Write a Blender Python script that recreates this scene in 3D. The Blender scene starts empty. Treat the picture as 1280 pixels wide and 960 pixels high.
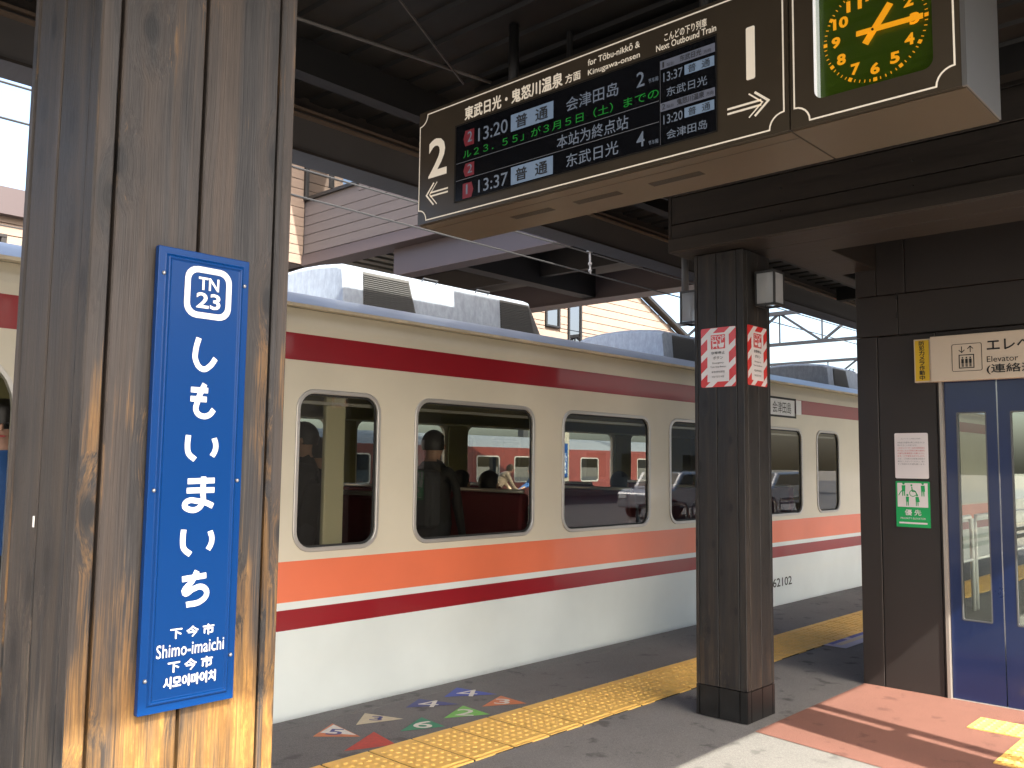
import bpy, bmesh, math, random
from mathutils import Vector, Matrix
random.seed(7)
SC = bpy.context.scene
COL = SC.collection

# ------------------------------------------------------------------ camera, sky, sun, exposure
cam_d = bpy.data.cameras.new('camera'); cam = bpy.data.objects.new('camera', cam_d); COL.objects.link(cam)
Fw = Vector((0.73076593, 0.67693763, 0.08795798)); Rt = Vector((0.67874444, -0.73427641, 0.01200593)); Up = Vector((-0.07271274, -0.05092747, 0.99605183))
cam.matrix_world = Matrix(((Rt.x, Up.x, -Fw.x, 0), (Rt.y, Up.y, -Fw.y, 0), (Rt.z, Up.z, -Fw.z, 1.55), (0, 0, 0, 1)))
cam_d.sensor_width = 36; cam_d.lens = 31.461; cam_d.clip_start = 0.05; cam_d.clip_end = 2000
SC.camera = cam
SUN_EL = math.radians(43.0); SUN_DIR = Vector((0.229, 0.973, -0.933)).normalized()   # direction the light travels
w = bpy.data.worlds.new('World'); SC.world = w; w.use_nodes = True
nt = w.node_tree; bg = nt.nodes['Background']
sky = nt.nodes.new('ShaderNodeTexSky'); sky.sky_type = 'NISHITA'; sky.sun_disc = False
sky.sun_elevation = SUN_EL; sky.sun_rotation = math.atan2(-SUN_DIR.x, -SUN_DIR.y)
sky.dust_density = 5.0; sky.air_density = 1.0
nt.links.new(sky.outputs[0], bg.inputs[0]); bg.inputs[1].default_value = 0.135
sd = bpy.data.lights.new('sun', 'SUN'); sd.energy = 2.8; sd.angle = math.radians(0.5); sd.color = (1, 0.95, 0.86)
so = bpy.data.objects.new('sun', sd); COL.objects.link(so); so.rotation_euler = SUN_DIR.to_track_quat('-Z', 'Y').to_euler()
SC.view_settings.view_transform = 'Standard'; SC.view_settings.look = 'None'; SC.view_settings.gamma = 1
SC.view_settings.exposure = 2.25
SC.cycles.max_bounces = 8; SC.cycles.diffuse_bounces = 4; SC.cycles.glossy_bounces = 4; SC.cycles.transparent_max_bounces = 16
SC.cycles.use_denoising = True; SC.cycles.sample_clamp_indirect = 6

# ------------------------------------------------------------------ materials
def mat(name, col=(.5, .5, .5), rough=.6, metal=0, emit=0, spec=.5, noise=0, nscale=8, bump=0, bscale=40, coat=0, stretch=(1, 1, 1)):
    m = bpy.data.materials.new(name); m.use_nodes = True; n = m.node_tree; b = n.nodes['Principled BSDF']
    b.inputs['Base Color'].default_value = (*col, 1); b.inputs['Roughness'].default_value = rough; b.inputs['Metallic'].default_value = metal
    b.inputs['Specular IOR Level'].default_value = spec; b.inputs['Coat Weight'].default_value = coat; b.inputs['Coat Roughness'].default_value = .06
    if emit: b.inputs['Emission Color'].default_value = (*col, 1); b.inputs['Emission Strength'].default_value = emit
    if noise or bump:
        tc = n.nodes.new('ShaderNodeTexCoord'); mp = n.nodes.new('ShaderNodeMapping'); mp.inputs['Scale'].default_value = stretch
        n.links.new(tc.outputs['Object'], mp.inputs[0])
    if noise:
        t = n.nodes.new('ShaderNodeTexNoise'); t.inputs['Scale'].default_value = nscale; t.inputs['Detail'].default_value = 6; t.inputs['Roughness'].default_value = .65
        n.links.new(mp.outputs[0], t.inputs['Vector'])
        r = n.nodes.new('ShaderNodeValToRGB'); r.color_ramp.elements[0].position = .3; r.color_ramp.elements[1].position = .7
        r.color_ramp.elements[0].color = (*[c * (1 - noise) for c in col], 1); r.color_ramp.elements[1].color = (*[min(1, c * (1 + noise)) for c in col], 1)
        n.links.new(t.outputs[0], r.inputs[0]); n.links.new(r.outputs[0], b.inputs['Base Color'])
        mr = n.nodes.new('ShaderNodeMapRange'); mr.inputs[3].default_value = max(0, rough - .1); mr.inputs[4].default_value = min(1, rough + .12)
        n.links.new(t.outputs[0], mr.inputs[0]); n.links.new(mr.outputs[0], b.inputs['Roughness'])
    if bump:
        t2 = n.nodes.new('ShaderNodeTexNoise'); t2.inputs['Scale'].default_value = bscale; t2.inputs['Detail'].default_value = 4
        n.links.new(mp.outputs[0], t2.inputs['Vector'])
        bp = n.nodes.new('ShaderNodeBump'); bp.inputs['Strength'].default_value = bump; bp.inputs['Distance'].default_value = .01
        n.links.new(t2.outputs[0], bp.inputs['Height']); n.links.new(bp.outputs[0], b.inputs['Normal'])
    return m

def wood(name, dark, tan, wear_light_lo, wear_light_hi, base_wear=.0, rough=.55):
    """stained cedar: grain stretched along z, knots, and places where the stain is worn through (more low down, which also paints warm light off the floor)"""
    m = bpy.data.materials.new(name); m.use_nodes = True; n = m.node_tree; N = n.nodes; L = n.links; b = N['Principled BSDF']
    tc = N.new('ShaderNodeTexCoord'); oi = N.new('ShaderNodeObjectInfo')
    sc = N.new('ShaderNodeVectorMath'); sc.operation = 'SCALE'; sc.inputs[3].default_value = 37.0
    cmb = N.new('ShaderNodeCombineXYZ'); L.new(oi.outputs['Random'], cmb.inputs[0]); L.new(oi.outputs['Random'], cmb.inputs[2]); L.new(cmb.outputs[0], sc.inputs[0])
    ad = N.new('ShaderNodeVectorMath'); L.new(tc.outputs['Object'], ad.inputs[0]); L.new(sc.outputs[0], ad.inputs[1])
    # knots
    sk_ = N.new('ShaderNodeSeparateXYZ'); L.new(ad.outputs[0], sk_.inputs[0])
    su_ = N.new('ShaderNodeMath'); su_.operation = 'ADD'; L.new(sk_.outputs[0], su_.inputs[0]); L.new(sk_.outputs[1], su_.inputs[1])
    ck_ = N.new('ShaderNodeCombineXYZ'); L.new(su_.outputs[0], ck_.inputs[0]); L.new(sk_.outputs[2], ck_.inputs[1])
    mk = N.new('ShaderNodeMapping'); mk.inputs['Scale'].default_value = (7.0, 3.6, 1); L.new(ck_.outputs[0], mk.inputs[0])
    vo = N.new('ShaderNodeTexVoronoi'); vo.voronoi_dimensions = '2D'; vo.inputs['Scale'].default_value = 1.0; L.new(mk.outputs[0], vo.inputs['Vector'])
    kc = N.new('ShaderNodeMapRange'); kc.inputs[1].default_value = .05; kc.inputs[2].default_value = .11; kc.inputs[3].default_value = 1; kc.inputs[4].default_value = 0; L.new(vo.outputs['Distance'], kc.inputs[0])
    kn = N.new('ShaderNodeMapRange'); kn.inputs[1].default_value = .03; kn.inputs[2].default_value = .34; kn.inputs[3].default_value = 1; kn.inputs[4].default_value = 0; L.new(vo.outputs['Distance'], kn.inputs[0])
    # grain warped round the knots
    mw = N.new('ShaderNodeMapping'); mw.inputs['Scale'].default_value = (7, 7, .9); L.new(ad.outputs[0], mw.inputs[0])
    warp = N.new('ShaderNodeTexNoise'); warp.inputs['Scale'].default_value = 1.3; warp.inputs['Detail'].default_value = 2; L.new(mw.outputs[0], warp.inputs['Vector'])
    ws = N.new('ShaderNodeVectorMath'); ws.operation = 'SCALE'; ws.inputs[3].default_value = .035; L.new(warp.outputs['Color'], ws.inputs[0])
    kw = N.new('ShaderNodeMath'); kw.operation = 'MULTIPLY'; kw.inputs[1].default_value = .022; L.new(kn.outputs[0], kw.inputs[0])
    a2 = N.new('ShaderNodeVectorMath'); L.new(ad.outputs[0], a2.inputs[0]); L.new(ws.outputs[0], a2.inputs[1])
    a3 = N.new('ShaderNodeVectorMath'); L.new(a2.outputs[0], a3.inputs[0]); L.new(kw.outputs[0], a3.inputs[1])
    mg = N.new('ShaderNodeMapping'); mg.inputs['Scale'].default_value = (1, 1, .012); L.new(a3.outputs[0], mg.inputs[0])
    g1 = N.new('ShaderNodeTexNoise'); g1.inputs['Scale'].default_value = 300; g1.inputs['Detail'].default_value = 5; g1.inputs['Roughness'].default_value = .72; L.new(mg.outputs[0], g1.inputs['Vector'])
    g2 = N.new('ShaderNodeTexNoise'); g2.inputs['Scale'].default_value = 70; g2.inputs['Detail'].default_value = 4; L.new(mg.outputs[0], g2.inputs['Vector'])
    # blotches of stain
    mb = N.new('ShaderNodeMapping'); mb.inputs['Scale'].default_value = (5, 5, 1.6); L.new(ad.outputs[0], mb.inputs[0])
    bl = N.new('ShaderNodeTexNoise'); bl.inputs['Scale'].default_value = 2.2; bl.inputs['Detail'].default_value = 5; L.new(mb.outputs[0], bl.inputs['Vector'])
    r1 = N.new('ShaderNodeValToRGB'); e = r1.color_ramp.elements; e[0].position = .32; e[0].color = (*[c * .35 for c in dark], 1); e[1].position = .7; e[1].color = (*[c * 1.45 for c in dark], 1)
    L.new(g1.outputs[0], r1.inputs[0])
    # wear: grain + blotch, and height, which also paints warm floor light
    ge = N.new('ShaderNodeNewGeometry'); sx = N.new('ShaderNodeSeparateXYZ'); L.new(ge.outputs['Position'], sx.inputs[0])
    hz = N.new('ShaderNodeMapRange'); hz.inputs[1].default_value = wear_light_hi; hz.inputs[2].default_value = wear_light_lo; hz.inputs[3].default_value = 0; hz.inputs[4].default_value = .44; L.new(sx.outputs[2], hz.inputs[0])
    def mth(op, a, bb):
        x = N.new('ShaderNodeMath'); x.operation = op
        for i, v in enumerate((a, bb)):
            if isinstance(v, (int, float)): x.inputs[i].default_value = v
            else: L.new(v, x.inputs[i])
        return x.outputs[0]
    s = mth('ADD', mth('MULTIPLY', g1.outputs[0], .55), mth('ADD', mth('MULTIPLY', g2.outputs[0], .5), mth('MULTIPLY', bl.outputs[0], .75)))
    s = mth('ADD', mth('ADD', s, hz.outputs[0]), base_wear)
    wr = N.new('ShaderNodeMapRange'); wr.inputs[1].default_value = .98; wr.inputs[2].default_value = 1.42; L.new(s, wr.inputs[0])
    rt = N.new('ShaderNodeValToRGB'); e = rt.color_ramp.elements; e[0].position = .3; e[0].color = (*[c * .55 for c in tan], 1); e[1].position = .68; e[1].color = (*tan, 1); L.new(g1.outputs[0], rt.inputs[0])
    bb = N.new('ShaderNodeTexNoise'); bb.inputs['Scale'].default_value = 26; bb.inputs['Detail'].default_value = 3; L.new(mg.outputs[0], bb.inputs['Vector'])
    bf = N.new('ShaderNodeMapRange'); bf.inputs[1].default_value = .42; bf.inputs[2].default_value = .66; bf.inputs[3].default_value = 0; bf.inputs[4].default_value = .75; L.new(bb.outputs[0], bf.inputs[0])
    rb = N.new('ShaderNodeMix'); rb.data_type = 'RGBA'; L.new(bf.outputs[0], rb.inputs[0]); L.new(r1.outputs[0], rb.inputs[6]); rb.inputs[7].default_value = (dark[0] * 2.0, dark[1] * 1.55, dark[2] * 1.15, 1)
    mx = N.new('ShaderNodeMix'); mx.data_type = 'RGBA'; L.new(wr.outputs[0], mx.inputs[0]); L.new(rb.outputs[2], mx.inputs[6]); L.new(rt.outputs[0], mx.inputs[7])
    mc = N.new('ShaderNodeMapping'); mc.inputs['Scale'].default_value = (1, 1, .30); L.new(ad.outputs[0], mc.inputs[0])
    sn = N.new('ShaderNodeTexNoise'); sn.inputs['Scale'].default_value = 34; sn.inputs['Detail'].default_value = 8; sn.inputs['Roughness'].default_value = .75; L.new(mc.outputs[0], sn.inputs['Vector'])
    sf = N.new('ShaderNodeMapRange'); sf.inputs[1].default_value = .46; sf.inputs[2].default_value = .56; sf.inputs[3].default_value = 0; sf.inputs[4].default_value = .92; L.new(sn.outputs[0], sf.inputs[0])
    mx2 = N.new('ShaderNodeMix'); mx2.data_type = 'RGBA'; L.new(mth('MULTIPLY', sf.outputs[0], wr.outputs[0]), mx2.inputs[0]); L.new(mx.outputs[2], mx2.inputs[6]); mx2.inputs[7].default_value = (tan[0] * .24, tan[1] * .22, tan[2] * .30, 1)   # scorched stain left in the worn wood
    fb = N.new('ShaderNodeTexNoise'); fb.inputs['Scale'].default_value = 3.2; fb.inputs['Detail'].default_value = 7; fb.inputs['Roughness'].default_value = .7; L.new(mw.outputs[0], fb.inputs['Vector'])
    fr = N.new('ShaderNodeMapRange'); fr.inputs[1].default_value = .34; fr.inputs[2].default_value = .66; fr.inputs[3].default_value = .66; fr.inputs[4].default_value = 1.24; L.new(fb.outputs[0], fr.inputs[0])
    md = N.new('ShaderNodeVectorMath'); md.operation = 'SCALE'; L.new(mx2.outputs[2], md.inputs[0]); L.new(fr.outputs[0], md.inputs[3])
    mk2 = N.new('ShaderNodeMix'); mk2.data_type = 'RGBA'; L.new(mth('ADD', mth('MULTIPLY', kc.outputs[0], .75), mth('MULTIPLY', kn.outputs[0], .45)), mk2.inputs[0]); L.new(md.outputs[0], mk2.inputs[6]); mk2.inputs[7].default_value = (*[c * .3 for c in dark], 1)
    L.new(mk2.outputs[2], b.inputs['Base Color']); b.inputs['Roughness'].default_value = rough
    bp = N.new('ShaderNodeBump'); bp.inputs['Strength'].default_value = .5; bp.inputs['Distance'].default_value = .002; L.new(g1.outputs[0], bp.inputs['Height']); L.new(bp.outputs[0], b.inputs['Normal'])
    return m

def glass(name, tint, refl=.04, rough=0.0):
    m = bpy.data.materials.new(name); m.use_nodes = True; n = m.node_tree; N = n.nodes; N.clear()
    o = N.new('ShaderNodeOutputMaterial'); t = N.new('ShaderNodeBsdfTransparent'); t.inputs[0].default_value = (*tint, 1)
    g = N.new('ShaderNodeBsdfGlossy'); g.inputs['Roughness'].default_value = rough; g.inputs[0].default_value = (1, 1, 1, 1)
    f = N.new('ShaderNodeFresnel'); f.inputs[0].default_value = 1.48
    ad = N.new('ShaderNodeMath'); ad.inputs[1].default_value = refl; n.links.new(f.outputs[0], ad.inputs[0])
    ge = N.new('ShaderNodeNewGeometry'); bk = N.new('ShaderNodeMath'); bk.operation = 'SUBTRACT'; bk.inputs[0].default_value = 1; n.links.new(ge.outputs['Backfacing'], bk.inputs[1])
    fr = N.new('ShaderNodeMath'); fr.operation = 'MULTIPLY'; n.links.new(ad.outputs[0], fr.inputs[0]); n.links.new(bk.outputs[0], fr.inputs[1])   # the outer skin of a thin pane mirrors, the way out does not
    x = N.new('ShaderNodeMixShader'); n.links.new(fr.outputs[0], x.inputs[0]); n.links.new(t.outputs[0], x.inputs[1]); n.links.new(g.outputs[0], x.inputs[2]); n.links.new(x.outputs[0], o.inputs[0])
    return m

def train_paint():
    """the livery: flat bands by height on a gloss coat, sky and floor tints painted into the body tones"""
    m = mat('train_livery', rough=.32, coat=.32); n = m.node_tree; N = n.nodes; L = n.links; b = N['Principled BSDF']
    ge = N.new('ShaderNodeNewGeometry'); sx = N.new('ShaderNodeSeparateXYZ'); L.new(ge.outputs['Position'], sx.inputs[0])
    mr = N.new('ShaderNodeMapRange'); mr.inputs[1].default_value = -1; mr.inputs[2].default_value = 3; L.new(sx.outputs[2], mr.inputs[0])
    r = N.new('ShaderNodeValToRGB'); r.color_ramp.interpolation = 'CONSTANT'; cr = r.color_ramp
    cream = (.66, .61, .49, 1); low = (.69, .755, .745, 1); red = (.27, .008, .016, 1); org = (.78, .185, .088, 1)  # low carries a painted sky tint, cream a painted floor tint
    st = [(-1, low), (.50, red), (.611, low), (.66, org), (.907, cream), (2.18, red), (2.352, cream)]
    f = lambda z: (z + 1) / 4
    cr.elements[0].position = 0; cr.elements[0].color = low; cr.elements[1].position = f(.5); cr.elements[1].color = red
    for z, c in st[2:]:
        e = cr.elements.new(f(z)); e.color = c
    L.new(mr.outputs[0], r.inputs[0])
    t = N.new('ShaderNodeTexNoise'); t.inputs['Scale'].default_value = 1.4; t.inputs['Detail'].default_value = 6; L.new(ge.outputs['Position'], t.inputs['Vector'])
    d = N.new('ShaderNodeMapRange'); d.inputs[1].default_value = .3; d.inputs[2].default_value = .75; d.inputs[3].default_value = 1; d.inputs[4].default_value = .86; L.new(t.outputs[0], d.inputs[0])
    mx = N.new('ShaderNodeVectorMath'); mx.operation = 'SCALE'; L.new(r.outputs[0], mx.inputs[0]); L.new(d.outputs[0], mx.inputs[3]); L.new(mx.outputs[0], b.inputs['Base Color'])
    t2 = N.new('ShaderNodeTexNoise'); t2.inputs['Scale'].default_value = 1.1; t2.inputs['Detail'].default_value = 2; L.new(ge.outputs['Position'], t2.inputs['Vector'])
    bp = N.new('ShaderNodeBump'); bp.inputs['Strength'].default_value = .12; bp.inputs['Distance'].default_value = .03; L.new(t2.outputs[0], bp.inputs['Height']); L.new(bp.outputs[0], b.inputs['Coat Normal'])
    return m

def asphalt(name, c0, c1, stain):
    m = mat(name, c0, .85); n = m.node_tree; N = n.nodes; L = n.links; b = N['Principled BSDF']
    tc = N.new('ShaderNodeNewGeometry'); P = tc.outputs['Position']
    def noi(s, d, r=.6):
        t = N.new('ShaderNodeTexNoise'); t.inputs['Scale'].default_value = s; t.inputs['Detail'].default_value = d; t.inputs['Roughness'].default_value = r; L.new(P, t.inputs['Vector']); return t.outputs[0]
    def mr(x, a, bb, c, d):
        t = N.new('ShaderNodeMapRange'); t.inputs[1].default_value = a; t.inputs[2].default_value = bb; t.inputs[3].default_value = c; t.inputs[4].default_value = d; L.new(x, t.inputs[0]); return t.outputs[0]
    def mix(f, a, bb):
        t = N.new('ShaderNodeMix'); t.data_type = 'RGBA'; L.new(f, t.inputs[0])
        for i, v in ((6, a), (7, bb)):
            if isinstance(v, tuple): t.inputs[i].default_value = (*v, 1)
            else: L.new(v, t.inputs[i])
        return t.outputs[2]
    base = mix(mr(noi(.9, 6, .7), .35, .68, 0, 1), c0, c1)
    base = mix(mr(noi(170, 3, .8), .42, .62, 0, .55), base, tuple(c * 1.7 for c in c1))
    base = mix(mr(noi(5.5, 3, .55), .60, .68, 0, .7), base, stain)
    vo = N.new('ShaderNodeTexVoronoi'); vo.inputs['Scale'].default_value = 1.9; vo.feature = 'SMOOTH_F1'; L.new(P, vo.inputs['Vector'])
    base = mix(mr(vo.outputs['Distance'], .02, .05, .45, 0), base, tuple(c * .7 for c in stain))
    L.new(base, b.inputs['Base Color'])
    bp = N.new('ShaderNodeBump'); bp.inputs['Strength'].default_value = .6; bp.inputs['Distance'].default_value = .004; L.new(noi(220, 3, .7), bp.inputs['Height']); L.new(bp.outputs[0], b.inputs['Normal'])
    return m

M = dict(
    wood_big=wood('cedar_stain', (0.0354, 0.0315, 0.0295), (.50, .25, .048), .6, 1.75, -.03),
    wood_side=wood('cedar_weathered', (0.0336, 0.0316, 0.0309), (.30, .23, .15), .3, 1.7, -.10),
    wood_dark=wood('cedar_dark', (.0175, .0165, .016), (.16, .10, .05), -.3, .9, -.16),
    beam=mat('beam_brown', (0.021, 0.0157, 0.0118), .55, noise=.35, nscale=3, bump=.1, bscale=30, stretch=(8, .6, 8)),
    clad=mat('cladding_brown', (0.0247, 0.0202, 0.0179), .5, noise=.12, nscale=2),
    groove=mat('groove_black', (.01, .009, .008), .8),
    base=mat('post_base_black', (0.0096, 0.0096, 0.0096), .35, noise=.5, nscale=12),
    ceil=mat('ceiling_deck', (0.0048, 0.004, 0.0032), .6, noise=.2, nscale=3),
    steel_dk=mat('steel_dark', (0.0096, 0.0088, 0.008), .5),
    fascia=mat('eave_fascia', (0.06, 0.0544, 0.0512), .5, noise=.12, nscale=2),
    lip=mat('eave_lip', (.12, .085, .06), .4),
    rod=mat('rod_steel', (.09, .08, .07), .4, .4),
    edge=asphalt('edge_asphalt', (0.0927, 0.0897, 0.0857), (.135, .132, .126), (.06, .058, .056)),
    plat=asphalt('platform_asphalt', (.110, .108, .104), (.165, .161, .154), (.055, .053, .051)),
    conc=asphalt('platform_concrete', (.135, .129, .117), (.175, .168, .152), (.10, .096, .088)),
    redf=asphalt('red_floor', (.130, .055, .038), (.175, .076, .053), (.105, .043, .030)),
    curb=mat('kerb_concrete', (.22, .21, .2), .85, noise=.25, nscale=5),
    ballast=mat('ballast', (.16, .14, .12), .95, noise=.5, nscale=14, bump=1, bscale=25),
    ground=mat('ground_earth', (.22, .2, .165), .95, noise=.3, nscale=.6),
    lot=mat('lot_asphalt', (.10, .10, .10), .9, noise=.3, nscale=2),
    tile=mat('tactile_yellow', (.76, .47, .12), .55, noise=.14, nscale=9, bump=.15, bscale=120),
    paint=train_paint(), cream=mat('interior_cream', (0.5, 0.47, 0.34), .5), khaki=mat('interior_khaki', (0.288, 0.2688, 0.1248), .6),
    gutter=mat('gutter_cream', (.60, .52, .38), .4, noise=.2, nscale=6), roof=mat('roof_pale', (.33, .345, .36), .42, noise=.15, nscale=3),
    acw=mat('ac_pale', (.29, .33, .375), .5, noise=.20, nscale=22, bump=.15, bscale=30, stretch=(1, 1, .5)), grille=mat('ac_grille', (.10, .10, .095), .6),
    alu=mat('window_alu', (.52, .50, .47), .35, .55), rubber=mat('rubber', (.015, .015, .015), .6),
    tglass=glass('train_glass', (.78, .78, .74), .02), cglass=glass('clear_glass', (.85, .88, .86), .04), dglass=glass('door_glass', (.66, .70, .64), .10), bglass=glass('house_glass', (.12, .14, .14), .25),
    seat=mat('seat_red', (.10, .006, .010), .85), floor_in=mat('train_floor', (.16, .15, .14), .6), bogie=mat('bogie_dark', (.03, .028, .025), .7),
    trainred=mat('retro_red', (.13, .026, .02), .4, noise=.1, nscale=2), trainroof=mat('retro_roof', (.12, .13, .145), .6),
    blue=mat('enamel_blue', (.001, .038, .165), .3, coat=.04, spec=.2), white=mat('white_print', (.82, .82, .82), .4), white_m=mat('white_paint', (.75, .76, .76), .35), black=mat('black_print', (.015, .015, .015), .5),
    panel=mat('sign_brown', (0.0608, 0.0475, 0.0323), .33, noise=.08, nscale=4), panel_b=mat('sign_underside', (0.1215, 0.0882, 0.054), .35, .25, noise=.06, nscale=2), signlet=mat('sign_letter', (0.8453, 0.7558, 0.6166), .5, emit=.07),  # sign letters given a slight glow to brighten the print
    ivoryw=mat('clock_reveal_glow', (.85, .85, .83), .4, emit=.12),
    alu_end=mat('sign_end_alu', (.42, .42, .42), .3, .8), ivory=mat('sign_ivory', (0.594, 0.504, 0.396), .4),
    lcd=mat('lcd_black', (.006, .007, .010), .18), lcdt=mat('lcd_text', (0.1307, 0.1574, 0.202), .5, emit=.09), lcdb=mat('lcd_bar', (0.0975, 0.105, 0.135), .5, emit=.12), lcdbar=mat('lcd_bar_blue', (0.136, 0.188, 0.264), .5, emit=.12),
    lcdg=mat('lcd_green', (0.006, 0.156, 0.018), .5, emit=.14), lcdr=mat('lcd_red', (0.18, 0.018, 0.03), .5, emit=.05), lcdl=mat('lcd_line', (.2, .21, .24), .5, emit=.03),
    clockg=mat('clock_green', (.050, .085, .006), .25, emit=.04), clocko=mat('clock_orange', (.95, .36, .01), .4, emit=.20),
    yel=mat('label_yellow', (.68, .44, .02), .45), red=mat('poster_red', (.62, .03, .03), .35, coat=.4), cardw=mat('poster_white', (.72, .68, .68), .35, coat=.4), green=mat('label_green', (.01, .36, .10), .4), redp=mat('red_print', (.55, .1, .1), .5), greyp=mat('grey_print', (.22, .22, .24), .5),
    doorb=mat('lift_door_blue', (0.0075, 0.0195, 0.0788), .30, .2, noise=.06, nscale=2, coat=.4), trim=mat('lift_trim', (.42, .38, .33), .4, .6), liftin=mat('lift_inside', (.42, .42, .38), .5),
    frost=mat('frosted_glass', (.62, .66, .68), .45), lampin=mat('lamp_inner', (.7, .72, .72), .5), lampf=mat('lamp_frame', (.03, .03, .03), .4),
    siding=mat('siding_beige', (0.2448, 0.1836, 0.1428), .75, noise=.10, nscale=5, stretch=(.6, .6, 4)), siding_shaded=mat('siding_shade', (.115, .096, .090), .75, noise=.10, nscale=4, stretch=(.6, .6, 4)),  # second siding is the same boards with shade put into the colour
    bgird=mat('bridge_fascia', (.062, .046, .048), .55), bdeck=mat('bridge_deck', (.13, .12, .09), .5, .2), bunder=mat('bridge_under', (.015, .012, .011), .7), bpanel=mat('bridge_side_panel', (.058, .044, .048), .45),
    winteal=mat('pane_teal', (.16, .42, .36), .3), winyel=mat('pane_yellow', (.55, .45, .05), .4),
    gant=mat('gantry_steel', (.032, .033, .035), .6), galv=mat('galvanised', (.12, .125, .13), .5, .5), wire=mat('wire_dark', (.03, .03, .03), .5), insul=mat('insulator', (.25, .24, .23), .3),
    skin=mat('skin', (.42, .24, .17), .55), hair=mat('hair_black', (.012, .010, .009), .5), coatb=mat('coat_black', (.016, .016, .018), .8), jblue=mat('jacket_blue', (.02, .09, .28), .7), puff=mat('puffer_cream', (.62, .47, .33), .6), trous=mat('trousers_dark', (.03, .032, .04), .8), coatg=mat('coat_green', (.05, .07, .045), .8),
    carp=mat('car_silver', (.42, .44, .46), .25, .5, coat=1), carg=mat('car_glass', (.02, .025, .03), .08), tyre=mat('tyre', (.02, .02, .02), .8), lampw=mat('lamp_white', (.8, .8, .78), .2), plaster=mat('plaster', (.26, .24, .20), .85, noise=.1, nscale=1), leaf=mat('leaf', (.05, .075, .03), .8), bark=mat('bark', (.09, .065, .045), .9),
    st_blue=mat('sticker_blue', (.02, .05, .33), .5, noise=.2, nscale=30), st_navy=mat('sticker_navy', (.02, .03, .17), .5, noise=.2, nscale=30), st_green=mat('sticker_green', (.01, .20, .10), .5, noise=.2, nscale=30), st_lime=mat('sticker_lime', (.14, .42, .07), .5, noise=.2, nscale=30),
    st_orange=mat('sticker_orange', (.50, .15, .05), .5, noise=.2, nscale=30), st_red=mat('sticker_red', (.40, .05, .035), .6, noise=.25, nscale=30), st_white=mat('sticker_white', (.60, .58, .52), .5, noise=.15, nscale=30), st_tan=mat('sticker_tan', (.48, .42, .28), .5, noise=.15, nscale=30), st_lab=mat('sticker_pale_blue', (.30, .33, .50), .5),
)

_f = M['frost'].node_tree; _b = _f.nodes['Principled BSDF']; _b.inputs['Alpha'].default_value = .35
_t = _f.nodes.new('ShaderNodeBsdfTranslucent'); _t.inputs[0].default_value = (.8, .82, .84, 1); _x = _f.nodes.new('ShaderNodeMixShader'); _x.inputs[0].default_value = .30
_f.links.new(_b.outputs[0], _x.inputs[1]); _f.links.new(_t.outputs[0], _x.inputs[2]); _f.links.new(_x.outputs[0], _f.nodes['Material Output'].inputs[0])
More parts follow.
